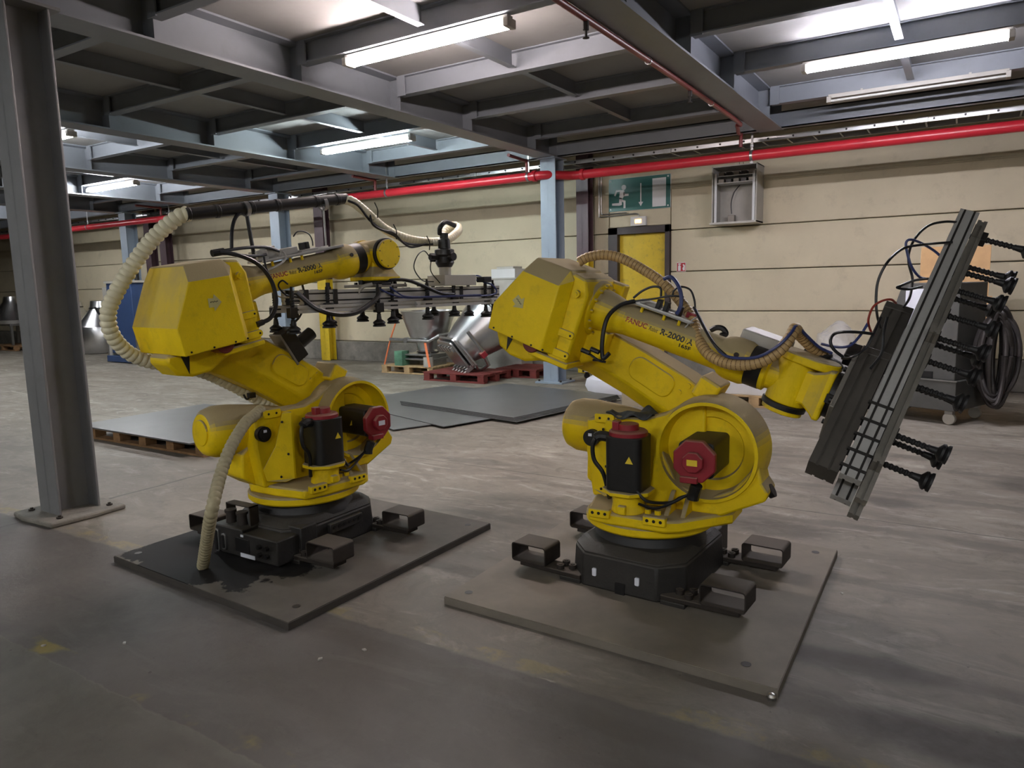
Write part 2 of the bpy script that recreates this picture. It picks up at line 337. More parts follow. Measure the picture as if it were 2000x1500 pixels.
# --- mezzanine ceiling: deck panels, main beams, cross beams, joists
ceil_ = struct(empty('ceiling', (0, 0, ZD)))
BX = [-29.4, -26.3, -23.2, -20.1, -17.0, -14.45, -11.6, -8.62, -5.436, -2.225, 1.0, 4.2]
SY = [-5.2, -3.75, -2.3, -.85, .6, 2.05, 3.49, 4.93, 6.31, 7.66, 9.24, 9.88]
xs = [X0]+BX+[X1]; ys = [Y0]+SY[:-1]+[9.88, Y1+.3]
for a, bb in zip(xs, xs[1:]):
    for c, d in zip(ys, ys[1:]):
        MB().b2((a+.004, c+.004, 0), (bb-.004, d-.004, .05)).build('deck_panel', DECK, ceil_, smooth=0)
MB().b2((X0-.2, Y0-.2, .06), (X1+.2, Y1+.4, .12)).build('deck_slab', DECK, ceil_, smooth=0)
def ibeam(L, h, wd, tf, tw, ax):
    m = MB(); 
    for z0, z1, ww in ((-h, -h+tf, wd), (-tf, 0, wd), (-h+tf, -tf, tw)):
        if ax == 'y': m.b2((-ww/2, 0, z0), (ww/2, L, z1))
        else: m.b2((0, -ww/2, z0), (L, ww/2, z1))
    return m
mb0 = None
for i, bx in enumerate(BX):
    m = ibeam(10.0-Y0, .355, .30, .018, .016, 'y')
    for sy in SY:                                   # web stiffeners where cross beams land
        for s in (-1, 1):
            if sy-Y0 < 16.9: m.b2((s*.008, sy-Y0-.006, -.335), (s*.145, sy-Y0+.006, -.02))
    if mb0 is None: mb0 = m.build('main_beam', BEAM, ceil_, smooth=0); mb0.location = (bx, Y0, 0)
    else: copy(mb0, (bx, Y0, 0), ceil_)
cb = {}
jt = None
for i, (a, bb) in enumerate(zip(BX, BX[1:])):
    for k, sy in enumerate(SY):
        if sy < 1: continue
        L = bb-a-.30-.02; h, wd = (.20, .11)
        key = (round(L, 3), k == 11)
        z = 0
        if key not in cb:
            if k == 11: m = MB().b2((0, -.004, -.35), (L+.3, .012, -.15)).b2((0, -.004, -.35), (L+.3, .10, -.336)).b2((0, -.004, -.164), (L+.3, .10, -.15))
            else: m = ibeam(L, h, wd, .012, .01, 'x'); m.b2((-.005, -.06, -h-.01), (.10, -.045, -.01)).b2((L-.10, -.06, -h-.01), (L+.005, -.045, -.01))
            o = m.build('edge_beam' if k == 11 else 'cross_beam', BEAM, ceil_, smooth=0); o.location = (a+.16 if k != 11 else a+.01, sy, 0); cb[key] = o
        else: copy(cb[key], (a+.16 if k != 11 else a+.01, sy, 0), ceil_)
        if k < len(SY)-2 and sy > 1:
            L2 = SY[k+1]-sy-.13
            kk = round(L2, 3)
            if ('j', kk) not in cb:
                m = MB().b2((-.004, 0, -.15), (.004, L2, 0)).b2((-.035, 0, -.158), (.035, L2, -.15)); o = m.build('joist', BEAM, ceil_, smooth=0); o.location = ((a+bb)/2, sy+.065, 0); cb[('j', kk)] = o
            else: copy(cb[('j', kk)], ((a+bb)/2, sy+.065, 0), ceil_)

# ================================================================== COLUMNS AND WALL POSTS
def column(loc, label, m, base=True):
    t = thing('steel_column', label, 'column', loc, 0, 'steel columns')
    h, wd = .28, .26; H = 3.425
    s = MB().b2((-wd/2, -h/2, .02), (wd/2, -h/2+.016, H)).b2((-wd/2, h/2-.016, .02), (wd/2, h/2, H)).b2((-.006, -h/2, .02), (.006, h/2, H)); s.build('shaft', m, t, bevel=.004, smooth=0)
    MB().b2((-.24, -.22, 0), (.24, .22, .03)).build('base_plate', m, t, bevel=.004)
    MB().b2((-.15, -.2, H-.02), (.15, .2, H)).build('cap_plate', m, t)
    for x in (-.19, .19):
        for y in (-.17, .17): b = MB().cyl((x, y, .03), (x, y, .048), .02, n=6).cyl((x, y, .045), (x, y, .058), .010, n=8); b.build('anchor_bolt', RUST, t)
    return t
c0 = column((-5.34, 2.555, 0), 'large dark grey steel H-column in the left foreground on a rough base plate', COLM)
MB().prism([(-.28, -.25), (-.1, -.28), (.26, -.26), (.28, .02), (.26, .25), (.1, .27), (-.27, .26)], 0, .036, 'z').build('grout_pad', KERB, c0, bevel=.012)
column((-5.43, 9.96, 0), 'blue-grey steel column left of the green exit sign', COLB)
column((-11.55, 9.96, 0), 'blue-grey steel column behind the arm of the left robot', COLB)
column((-16.78, 9.96, 0), 'blue-grey steel column behind the looping cream hose', COLB)
def post(x, label, zsplit, ww=.22):
    t = thing('wall_post', label, 'post', (x, 11.22, 0), 0, 'wall posts')
    for nm, m, a, b in (('lower_part', YELP, .01, zsplit), ('upper_part', PURP, zsplit, 3.7)):
        MB().b2((-ww/2, -.10, a), (ww/2, -.088, b)).b2((-ww/2, .088, a), (ww/2, .10, b)).b2((-.006, -.1, a), (.006, .1, b)).build(nm, m, t, bevel=.003, smooth=0)
post(-5.50, 'purple-brown wall post with yellow foot beside the yellow door', 1.92)
post(-11.72, 'wall post with a purple top and bright yellow lower half behind the left robot gripper', 1.75, .26)
post(-17.3, 'purple-brown wall post just left of the left robot hood', 1.75, .26)
post(-17.95, 'second purple-brown post beside its twin behind the cream hose', 1.75, .24)
post(-22.3, 'slim post with yellow foot right beside the foreground column edge', 1.75, .2)

# ================================================================== CEILING LAMPS
def lamp(x0, x1, y, label, m, group='fluorescent ceiling lamps', z=3.515):
    t = thing('fluorescent_lamp', label, 'lamp', ((x0+x1)/2, y, z), 0, group); L = (x1-x0)/2
    MB().b2((-L, -.04, .012), (L, .04, .055)).build('housing', LGREY, t, bevel=.003)
    for dy in (-.038, .038):
        MB().cyl((-L+.03, dy, -.018), (L-.03, dy, -.018), .0135, n=12).build('tube', m, t)
    MB().b2((-L-.015, -.06, -.036), (-L+.03, .06, .03)).build('end_cap', LGREY, t, bevel=.004); MB().b2((L-.03, -.06, -.036), (L+.015, .06, .03)).build('end_cap', LGREY, t, bevel=.004)
    for x in (-L*.6, L*.6): MB().b2((x-.012, -.012, .045), (x+.012, .012, .075)).build('bracket', LGREY, t)
    return t
EW = emis('tube_pinkish', (1.0, .86, .84), TUBE*1.0); EV = emis('tube_violet_white', (.93, .90, 1.0), TUBE); EC = emis('tube_cyan_white', (.84, .97, 1.0), TUBE); EN = emis('tube_white', (.95, .97, 1.0), TUBE)
OFF = mat('tube_off', (.6, .6, .58), .3, var=.02)
lamp(-4.73, -3.04, 4.95, 'lit pinkish-white fluorescent lamp above the left robot', EW)
lamp(-1.42, .23, 7.64, 'lit violet-white fluorescent lamp at the upper right', EV)
lamp(-8.02, -6.36, 7.80, 'lit cool-white fluorescent lamp above the black suction pipe', EC)
lamp(-14.33, -12.75, 7.80, 'lit fluorescent lamp far back above the cream hose loop', EN)
lamp(-11.0, -9.45, 5.0, 'lit fluorescent lamp half hidden behind the foreground column', EN)
lamp(-1.43, .27, 9.22, 'unlit fluorescent lamp with bare tubes below the lit violet one', OFF, z=3.54)
lamp(-17.4, -15.8, 5.0, 'lit fluorescent lamp far left beyond the foreground column', EN)
lamp(-20.7, -19.1, 7.8, 'lit fluorescent lamp deepest on the left behind the column', EN)

# ================================================================== PIPES AND TRAYS UNDER THE CEILING
t = thing('fire_pipe', 'thick red fire main running along the wall below the mezzanine', 'pipe', (-5, 9.80, 3.17))
MB().cyl((X0+5.1, 0, 0), (-.62, 0, 0), .066, n=24).build('pipe_run', PIPE, t); MB().tube([(-.62, 0, 0), (-.5, 0, -.0), (-.36, .10, 0), (-.20, .30, 0), (-.1, .34, 0), (.0, .34, 0)], .066, n=20).build('offset_bend', PIPE, t)
MB().cyl((-.02, .34, 0), (11.9, .34, 0), .066, n=24).build('pipe_run', PIPE, t)
for x in (-.64, .0): MB().cyl((x-.03, .34 if x > -.5 else 0, 0), (x+.03, .34 if x > -.5 else 0, 0), .083, n=20).build('coupling', PIPE, t, bevel=.006)
for x in (-13.2, -9.9, -3.6, -.75, 2.5, 6.0): MB().ring((x-.018, .0 if x < 0 else .34, 0), (1, 0, 0), .067, .074, .036, 20).b2((x-.015, -.004 if x < 0 else .336, .07), (x+.015, .004 if x < 0 else .344, .55)).build('hanger_strap', STL, t)
for x in (2.5,): 
    for dz in (.11, -.1): MB().lathe((x+.02, .25, dz-.02), (0, 0, 1), [(0, .001), (.01, .02), (.03, .022), (.045, .001)], 10).build('cap', WHT, t)
for i, (x, lab) in enumerate(((-2.56, 'dark red sprinkler pipe hanging under the right main beam'), (-5.78, 'dark red sprinkler pipe dropping beside the blue-grey column'), (-8.87, 'dark red sprinkler pipe under the beam above the cream hose end'), (-15.2, 'dark red sprinkler pipe dropping above the start of the cream hose'))):
    t = thing('sprinkler_pipe', lab, 'pipe', (x, 9.80, 3.24), 0, 'sprinkler pipes'); xo = .18 if i == 0 else .1
    MB().tube([(0, .0, 0), (0, 0, .10), (.0, 0, .16), (0, -.12, .155), (xo*.6, -.6, .155), (xo, -1.2, .155), (xo, -6.5, .155)] if i == 0 else [(0, 0, 0), (0, 0, .12), (0, 0, .17), (0, -.1, .17), (.05, -.6, .17)], .024, n=12).build('pipe_run', PIPED, t)
    if i == 0:
        for yy in (-4.9, -2.6): MB().cyl((xo, yy, .15), (xo, yy, .08), .022, n=10).cyl((xo, yy, .08), (xo, yy, .03), .01, n=8).cyl((xo, yy, .03), (xo, yy, .025), .025, n=10).build('sprinkler_head', RUST, t)
        for yy in (-3.7, -1.9): MB().ring((xo, yy-.01, .155), (0, 1, 0), .025, .032, .02, 16).build('clamp', STL, t)
t = thing('cable_tray', 'galvanised ladder-type cable tray with punched rail above the red pipe', 'cable tray', (-5, 10.35, 3.40))
MB().b2((X0+5.1, -.015, -.03), (11.9, 0, .03)).b2((X0+5.1, -.03, .025), (11.9, 0, .03)).b2((X0+5.1, -.03, -.03), (11.9, 0, -.025)).build('front_rail', STN, t)
MB().b2((X0+5.1, .4, -.03), (11.9, .415, .03)).build('rear_rail', STN, t)
m = MB(); hm = MB()
for k in range(110): m.b2((-24+k*.32, 0, -.02), (-24+k*.32+.02, .4, -.01)); hm.cyl((-24+k*.32+.1, -.031, 0), (-24+k*.32+.1, -.014, 0), .013, n=8)
m.build('rungs', STL, t)['kind'] = 'stuff'; hm.build('rail_holes', BLK, t)['kind'] = 'stuff'
for x in (-9, -5.7, -2.2, 1.2, 4.4): MB().b2((x, -.04, -.035), (x+.12, -.015, .035)).build('splice_plate', STL, t, bevel=.003)
# assumed lamps, unseen behind the camera, added to light the near faces
for x, y, lab in ((-9.2, -2.2, 'assumed lit fluorescent lamp added out of view behind the photographer on the left'), (-5.8, -3.65, 'assumed lit fluorescent lamp added out of view behind the photographer in the middle'), (-.9, -3.65, 'assumed lit fluorescent lamp added out of view behind the photographer on the right'), (2.9, -2.2, 'assumed lit fluorescent lamp added out of view behind the photographer far right')):
    lamp(x, x+1.6, y, lab, EN)
# ================================================================== ROBOTS
J2 = Vector((.327, 0, .673)); LARM = 1.076; ZB = .015
RC = {1: dict(b=(-3.37, 2.962), hd=R(82.26), q2=R(57.9), q3=R(10.66), brot=0.),
      2: dict(b=(-1.336, 3.46), hd=R(1.34), q2=R(59.2), q3=R(-18.96), brot=pi-R(3))}
def rot_xz(a): return Matrix(((cos(a), 0, -sin(a), 0), (0, 1, 0, 0), (sin(a), 0, cos(a), 0), (0, 0, 0, 1)))
for k, r in RC.items():
    r['root'] = Vector((*r['b'], .04)); r['inv'] = inv(r['root'], r['hd']); r['mat'] = r['inv'].inverted()
    r['C'] = Matrix.Translation((0, 0, ZB))
    r['L'] = r['C'] @ Matrix.Translation(J2) @ rot_xz(r['q2'])           # (t, y, s)
    j3 = J2+Vector((-sin(r['q2']), 0, cos(r['q2'])))*LARM
    r['F'] = r['C'] @ Matrix.Translation(j3) @ rot_xz(r['q3'])           # (u, y, v)
def RP(k, x, y, lat):            # photo pixel -> robot-local point on the vertical plane at lateral offset lat
    r = RC[k]; n = r['mat'].to_3x3() @ Vector((0, 1, 0)); p0 = r['mat'] @ Vector((0, lat, 0))
    return r['inv'] @ onplane(x, y, p0, n)
def FP(k, u, y, v): return RC[k]['F'] @ Vector((u, y, v))
def octa(r, rot=pi/8): return [(r*cos(i*pi/4+rot), r*sin(i*pi/4+rot)) for i in range(8)]
def roundrect(w, h, r, n=4):
    P = []
    for cx, cy, a in ((w/2-r, h/2-r, 0), (-w/2+r, h/2-r, 90), (-w/2+r, -h/2+r, 180), (w/2-r, -h/2+r, 270)): P += arc(cx, cy, r, a, a+90, n)
    return P

def make_robot(k, label):
    r = RC[k]; t = thing('industrial_robot', label, 'robot', r['root'], r['hd'], 'yellow robot arms')
    C, Lm, Fm = r['C'], r['L'], r['F']
    Bm = Matrix.Rotation(-r['hd']+r['brot'], 4, 'Z')
    # ---- base
    m = MB(Bm); o8 = lambda a, b, c: [(-a+c, -b), (a-c, -b), (a, -b+c), (a, b-c), (a-c, b), (-a+c, b), (-a, b-c), (-a, -b+c)]
    m.prism(o8(.31, .37, .11), .0, .17, 'z', [(p[0]*.97, p[1]*.97) for p in o8(.31, .37, .11)]); m.prism([(p[0]*.97, p[1]*.97) for p in o8(.31, .37, .11)], .17, .215, 'z', [(p[0]*.86, p[1]*.82) for p in o8(.31, .37, .11)])
    bs = m.build('base', DKM, t, bevel=.01)
    MB(Bm).lathe((0, 0, .19), (0, 0, 1), [(0, .29), (.03, .282), (.06, .265), (.105, .262)], 40).build('base_neck', RUB, t)
    m = MB(Bm).b2((-.26, -.47, .012), (.0, -.30, .175)).b2((.0, -.47, .012), (.29, -.30, .155)).b2((-.28, -.32, .0), (.31, -.2, .19)); cbx = m.build('connector_box', DKM, t, bevel=.008)
    for x, h in ((-.215, .135), (-.155, .095)):
        MB(Bm).prism([(p[0]+x, p[1]+.085) for p in roundrect(.036, h, .012)], -.482, -.468, 'y').build('connector', STL, cbx, bevel=.002); MB(Bm).prism([(p[0]+x, p[1]+.085) for p in roundrect(.02, h-.018, .008)], -.486, -.48, 'y').build('socket', BLK, cbx)
    MB(Bm).b2((-.06, -.474, .045), (.06, -.468, .125)).build('cover_panel', BLK, cbx, bevel=.002)
    for x in (.15, .21):
        for z in (.06, .105): MB(Bm).cyl((x, -.468, z), (x, -.49, z), .013, n=12).build('plug', BLK, cbx)
    MB(Bm).b2((-.02, -.4735, .018), (.10, -.4695, .04)).build('name_plate', PAPER, cbx); MB(Bm).b2((-.01, -.4735, .135), (.012, -.4695, .147)).build('name_plate', PAPER, cbx)
    for x, y in ((-.1, -.375), (.13, -.375)): MB(Bm).prism([(p[0]+x, p[1]+.083) for p in roundrect(.022, .04, .006)], y-.004 if 0 else .355, .372, 'y').build('name_plate', PAPER, bs)
    MB(Bm).b2((-.035, .36, .0), (.015, .375, .055)).build('cable_hole', BLK, bs)
    for x, y in ((-.18, -.40), (-.08, -.40)): MB(Bm).cyl((x, y, .17), (x, y, .235), .03, .026, n=16).cyl((x, y, .235), (x, y, .25), .034, n=16).build('gland', RUST, t)
    MB(Bm).b2((-.22, -.40, .17), (-.212, -.34, .285)).b2((-.018, -.40, .15), (-.01, -.34, .285)).b2((-.22, -.40, .279), (-.01, -.34, .285)).build('bracket', RUST, t); stp = MB(Bm).b2((.315, -.13, .10), (.345, .13, .16)).build('terminal_strip', DKM, t, bevel=.006)
    for i in range(6): MB(Bm).cyl((.344, -.10+i*.04, .135), (.349, -.10+i*.04, .135), .011, n=10).build('hole', BLK, stp)
    # fork pockets on arms bolted to the base corners
    for sx in (-1, 1):
        for sy in (-1, 1):
            cx, cy = sx*.515, sy*.305; M = Bm @ Matrix.Translation((cx, cy, .045))
            po = roundrect(.21, .10, .016); pi_ = roundrect(.198, .088, .011); n = len(po)
            pk = MB(M); vs = [(p[0], y, p[1]+.055) for y in (-.075, .075) for q in (po, pi_) for p in q]
            fs = []
            for i in range(n):
                j = (i+1) % n; a, b_, c, d = i, n+i, 2*n+i, 3*n+i; a2, b2, c2, d2 = j, n+j, 2*n+j, 3*n+j
                fs += [(a, a2, c2, c), (b_, d, d2, b2), (a, b_, b2, a2), (c, c2, d2, d)]
            pk.add(vs, fs).build('fork_pocket', RUST, t, smooth=30)
            ar = MB(M); ar.prism([(-sx*.30, -.06), (-sx*.30, .06), (sx*.07, .05), (sx*.07, -.05)], -.025, -.001, 'z'); ao = ar.build('pocket_arm', RUST, t, bevel=.004)
            for bx_, by_ in ((-sx*.17, .03), (-sx*.17, -.03), (-sx*.225, 0)): MB(M).cyl((bx_, by_, -.003), (bx_, by_, .022), .02, n=12).cyl((bx_, by_, .022), (bx_, by_, .026), .012, n=6).build('bolt', RUST, ao)
            MB(M).b2((-sx*.24-.06, -.06, -.05), (-sx*.24+.06, .06, -.024)).build('foot_pad', DKM, ao, bevel=.004)
    # ---- turntable and carousel
    MB(C).lathe((0, 0, .262), (0, 0, 1), [(0, .29), (0, .318), (.01, .328), (.04, .328), (.05, .318), (.05, .1)], 56, ref=(1, 0, 0)).build('turntable', YEL, t, smooth=40)
    ca = [(-.27, -.10), (-.21, -.315), (-.10, -.335), (.19, -.335), (.25, -.30), (.44, -.06), (.44, .15), (.20, .30), (-.2, .30), (-.30, .1)]
    cr = MB(C).prism(ca, .312, .372, 'z').build('carousel_plate', YEL, t, bevel=.012)
    for x in (-.135, .145):
        lg = MB(C).b2((x-.055, -.352, .345), (x+.055, -.315, .392)).build('lug', YEL, t, bevel=.006)
        for dx in (-.033, 0, .033): MB(C).cyl((x+dx, -.3535, .37), (x+dx, -.348, .37), .008, n=10).build('hole', BLK, lg)
    for x in (.08, .13): MB(C).cyl((x, -.25, .37), (x, -.25, .393), .016, n=8).build('bolt', YEL, t)
    # ---- shoulder casting with the drum
    m = MB(C); m.lathe((J2.x, -.147, J2.z), (0, 1, 0), [(.125, .001), (.125, .15), (.11, .158), (.11, .208), (.0, .227), (0, .243), (.06, .252), (.13, .262), (.22, .262), (.22, .001)], 64, False, ref=(1, 0, 0))
    m.build('drum', YEL, t, smooth=35, weld=True)
    m = MB(C).prism([(.085, .70), (.06, .60), (.02, .365), (.40, .365), (.47, .40), (.60, .462), (.615, .505), (.585, .55), (.565, .64), (.45, .50), (.327, .44), (.18, .50)], -.125, .05, 'y'); m.build('drum_foot', YEL, t, bevel=.012)
    for x in (.17, .25): MB(C).prism([(-.25, .37), (-.125, .37), (-.125, .47), (-.15, .46)], x-.012, x+.012, 'x').build('fin', YEL, t, bevel=.004)
    MB(C).cyl((.597, -.035, .488), (.62, -.035, .50), .033, n=16).build('foot_cap', BLK, t)
    m = MB(C); wallp = [(-.30, .36), (-.335, .60), (-.33, .775), (-.20, .80), (.0, .802), (.10, .835), (.20, .90), (.3, .90), (.3, .36)]
    m.prism(wallp, -.055, .05, 'y'); m.build('shoulder_wall', YEL, t, bevel=.012)
    m = MB(C).prism([(-.375, .56), (-.38, .42), (-.28, .35), (-.20, .315), (-.05, .315), (-.05, .62), (-.30, .62)], .04, .27, 'y'); m.build('rear_skirt', YEL, t, bevel=.014)
    gq = [Vector(p) for p in ((-.15, -.135, .79), (-.15, -.135, .40), (-.20, -.115, .385), (-.285, -.06, .40), (-.30, -.052, .47), (-.235, -.09, .60), (-.19, -.11, .79))]; gn = Vector((-.5, -.86, 0))*.008
    gp = MB(C).loft([[p for p in gq], [p+gn for p in gq]]).build('guard_plate', YEL, t, bevel=.002); MB(C).b2((-.155, -.14, .40), (-.145, -.05, .79)).build('guard_flange', YEL, gp)
    for q in ((-.20, -.118, .74), (-.18, -.13, .55), (-.22, -.105, .42)): MB(C).cyl(Vector(q)+gn*.8, Vector(q)+gn*1.7, .007, n=8).build('screw', BLK, gp)
    pt = MB(C).prism([(p[0]-.225, p[1]+.786) for p in roundrect(.11, .05, .012)], -.068, -.055, 'y').build('hole_plate', YEL, t, bevel=.003)
    for dx in (-.025, .025): MB(C).cyl((-.225+dx, -.069, .786), (-.225+dx, -.066, .786), .007, n=10).build('hole', BLK, pt)
    cn = MB(C).cyl((-.295, -.05, .679), (-.295, -.085, .679), .044, n=24).cyl((-.295, -.085, .679), (-.295, -.093, .679), .034, n=24).build('round_connector', BLK, t); MB(C).b2((-.305, -.0945, .69), (-.285, -.0925, .705)).build('tag', PAPER, cn)
    # ---- waist motor (vertical)
    c = (-.02, -.248)
    MB(C).lathe((*c, .37), (0, 0, 1), [(0, .085), (.04, .078), (.10, .08)], 24).b2((c[0]-.02, c[1]-.10, .375), (c[0]+.02, c[1]-.06, .42)).build('motor_pedestal', YEL, t, bevel=.006)
    MB(C).prism([(c[0]+p[0], c[1]+p[1]) for p in octa(.128)], .468, .488, 'z').build('motor_flange', YEL, t, bevel=.003)
    wm = MB(C).prism([(c[0]+p[0], c[1]+p[1]) for p in roundrect(.182, .182, .035)], .488, .752, 'z').build('waist_motor', BLK, t, bevel=.004)
    MB(C).lathe((*c, .752), (0, 0, 1), [(0, .094), (.018, .094), (.026, .085), (.027, .052), (.055, .05), (.058, .04)], 28).build('motor_cap', REDC, wm)
    MB(C).b2((c[0]-.07, c[1]-.04, .755), (c[0]-.035, c[1]+.0, .82)).build('cap_box', REDC, wm, bevel=.004)
    MB(C).prism([(c[0]+.018, .63), (c[0]+.058, .63), (c[0]+.038, .665)], c[1]-.0925, c[1]-.0905, 'y').build('warning_triangle', WARN, wm)
    MB(C).tube([(c[0]-.08, c[1]-.02, .735), (c[0]-.14, c[1]-.03, .738), (c[0]-.17, c[1]-.04, .70), (c[0]-.165, c[1]-.04, .62), (c[0]-.12, c[1]-.03, .55), (c[0]-.1, c[1]-.0, .42)], lambda i: .026 if i < 9 else .011, n=10).build('motor_cable', BLK, t)
    MB(C).tube([(c[0]+.07, c[1]-.08, .50), (c[0]+.12, c[1]-.06, .45), (.18, -.22, .43), (.24, -.25, .47), (.29, -.24, .49)], .008, n=6).tube([(.05, -.3, .43), (.12, -.28, .41), (.2, -.26, .44), (.29, -.25, .50)], .007, n=6).build('motor_cable', BLKH, t)
    MB(C).tube([(.30, -.25, .47), (.305, -.25, .50), (.32, -.26, .545)], .028, n=10).build('cable_plug', BLK, t)
    # ---- shoulder motor (horizontal) inside the drum
    M = C @ Matrix.Translation((J2.x, 0, J2.z)); sm = MB(M).prism(roundrect(.165, .165, .022), -.30, -.02, 'y').build('shoulder_motor', BLK, t, bevel=.004)
    MB(M).prism(octa(.104), -.335, -.30, 'y').build('motor_cap', REDC, sm, bevel=.006); kb_ = MB(M).prism(octa(.050), -.362, -.335, 'y').b2((-.06, -.352, -.10), (.02, -.30, -.07)).build('cap_box', REDC, sm, bevel=.004)
    MB(M).b2((-.024, -.3645, -.014), (.024, -.3622, .014)).build('warning_plate', WARN if k == 2 else PAPER, sm)
    MB(M).prism([(.045, -.02), (.075, -.02), (.06, .01)], -.0, .0012, 'y', M=Matrix.Translation((-.144, -.18, 0)) @ Matrix.Rotation(0, 4, 'Z')).build('warning_triangle', WARN, sm)
    MB(M).b2((.02, -.12, -.10), (.05, -.10, -.08)).build('lock_block', YEL, sm, bevel=.003)
    # ---- balancer barrel
    bl = MB(C).lathe((-.535, .165, .70), (1, 0, -.06), [(0, .06), (0, .105), (.02, .130), (.07, .148), (.16, .150), (.34, .135), (.50, .11), (.62, .075), (.64, .03)], 36).build('balancer', YEL, t, smooth=45)
    MB(C).cyl((-.545, .165, .70), (-.53, .165, .70), .075, n=28).build('balancer_cap', YEL, bl, bevel=.004)
    # ---- lower arm
    m = MB(Lm); sec = lambda lo, hi, s, ch=.085: [(lo+ch, .06, s), (hi, .06, s), (hi, .265, s), (lo, .265, s), (lo, .135, s)]
    m.loft([sec(-.15, .17, -.02, .05), sec(-.12, .19, .16), sec(-.088, .205, .30), sec(-.085, .20, .55), sec(-.10, .185, .80), sec(-.15, .165, 1.0, .07), sec(-.15, .15, 1.09, .05)])
    m.lathe((0, .055, 0), (0, 1, 0), [(0, .0001), (0, .19), (.012, .20), (.2, .20), (.21, .001)], 40, False); m.lathe((0, .05, LARM), (0, 1, 0), [(0, .001), (0, .15), (.012, .165), (.21, .165), (.22, .001)], 40, False)
    la = m.build('lower_arm', YEL, t, bevel=.01)
    MB(Lm).prism([(p[0]+.105, p[1]+.46) for p in roundrect(.13, .26, .055, 6)], .052, .065, 'y').build('arm_pad', YEL, la, bevel=.006)
    for s_, t_ in ((.298, .117), (.273, .171)): MB(Lm).cyl((t_, .06, s_), (t_, .052, s_), .014, n=14).cyl((t_, .052, s_), (t_, .05, s_), .004, n=6).build('bolt', YEL, la)
    MB(Lm).b2((.16, -.01, .12), (.275, .19, .235)).build('stop_block', YEL, t, bevel=.014)
    MB(Lm).prism([(.02, .20), (.09, .23), (.14, .15), (.07, .11)], .0, .07, 'y').build('stop_lug', YEL, t, bevel=.006)
    # ---- elbow housing
    m = MB(Fm); m.prism([(.10, -.03), (.14, -.075), (.25, -.075), (.255, .30), (.22, .372), (.145, .385), (.10, .34)], -.185, .185, 'y'); hs = m.build('elbow_housing', YEL, t, bevel=.014)
    MB(Fm).b2((.02, -.19, -.10), (.26, .03, -.065)).build('housing_ledge', YEL, hs, bevel=.008)
    MB(Fm).prism([(.0, -.16), (.2, -.12), (.36, -.02), (.36, .12), (.2, .2), (.0, .1)], -.03, .06, 'y').build('elbow_joint', YEL, hs, bevel=.01)
    for vv, uu in ((.078, .19), (-.03, .195)):
        sp_ = MB(Fm).prism([(p[0]+uu, p[1]+vv) for p in roundrect(.12, .04, .018)], -.198, -.184, 'y').build('slotted_plate', YEL, hs, bevel=.003)
        for du in (-.04, .042): MB(Fm).cyl((uu+du, -.1995, vv), (uu+du, -.197, vv), .006, n=8).build('hole', BLK, sp_)
    MB(Fm).cyl((.20, -.187, .29), (.20, -.21, .29), .02, n=16).cyl((.20, -.21, .29), (.20, -.216, .29), .011, n=6).build('bolt', YEL, hs)
    MB(Fm).prism([(-.235, -.03), (-.25, -.07), (-.205, -.145), (-.13, -.172), (-.03, -.172), (.09, -.12), (.12, -.03)], -.10, .10, 'y').build('belly_cover', YEL, t, bevel=.016)
    MB(Fm).prism([(-.17, -.05), (-.15, -.15), (-.125, -.05)], -.104, -.098, 'y').build('belly_slot', BLK, t)
    MB(Fm).cyl((.03, -.10, -.035), (.03, -.20, -.035), .05, n=20).build('elbow_motor', PIPED, t, bevel=.004)
    MB(Fm).b2((.16, .16, .20), (.30, .24, .36)).build('side_box', YEL, hs, bevel=.01)
    # ---- hood over the rear motors
    def hv(s): return [(-.214, s*.25, -.035), (.122, s*.25, -.042), (.117, s*.25, .306), (-.102, s*.25, .315), (-.221, s*.25, .107), (-.073, s*.183, .397), (.128, s*.183, .391), (.172, s*.19, -.05), (.165, s*.19, .35)]
    V = hv(-1)+hv(1); Fs = [(0, 1, 2, 3, 4), (9, 13, 12, 11, 10), (3, 2, 6, 5), (12, 14, 15, 11), (4, 3, 5), (13, 14, 12), (0, 4, 13, 9), (4, 5, 14, 13), (5, 6, 15, 14), (1, 7, 8, 2), (10, 11, 17, 16), (2, 8, 6), (11, 15, 17), (6, 8, 17, 15), (0, 9, 10, 1), (1, 10, 16, 7), (7, 16, 17, 8)]
    hd = MB(Fm).add(V, Fs).build('hood', YEL, t, bevel=.006)
    for u, v in ((-.18, -.02), (-.06, -.027), (.06, -.03), (.13, -.03)): MB(Fm).cyl((u, -.2525, v), (u, -.249, v), .0055, n=8).build('screw', BLK, hd)
    a = R(-6) if k == 1 else R(-34); cu, cv = (.0, .19) if k == 1 else (-.075, .155)
    ap = [(-.032, -.022), (-.006, -.022), (-.004, -.042), (.038, .0), (.002, .042), (-.004, .022), (-.032, .024)]
    stk = MB(Fm).prism([(cu+cos(a)*p[0]-sin(a)*p[1], cv+sin(a)*p[0]+cos(a)*p[1]) for p in ap], -.2525, -.2495, 'y').build('arrow_sticker', STICK, hd)
    m = MB(Fm)
    for i in range(6): p = (-.02+i*.007, .004+.002*(i % 2)); m.b2((cu+cos(a)*p[0]-sin(a)*p[1]-.0018, -.2532, cv+sin(a)*p[0]+cos(a)*p[1]-.003), (cu+cos(a)*p[0]-sin(a)*p[1]+.0018, -.2524, cv+sin(a)*p[0]+cos(a)*p[1]+.003))
    m.build('handwriting', TXTK, stk)
    # ---- forearm
    ax = lambda prof, n=36, M=Fm: MB(M).lathe((0, 0, .224), (1, 0, 0), prof, n)
    ax([(.235, .145), (.262, .145), (.268, .138), (.272, .126)]).build('forearm_flange', YEL, t)
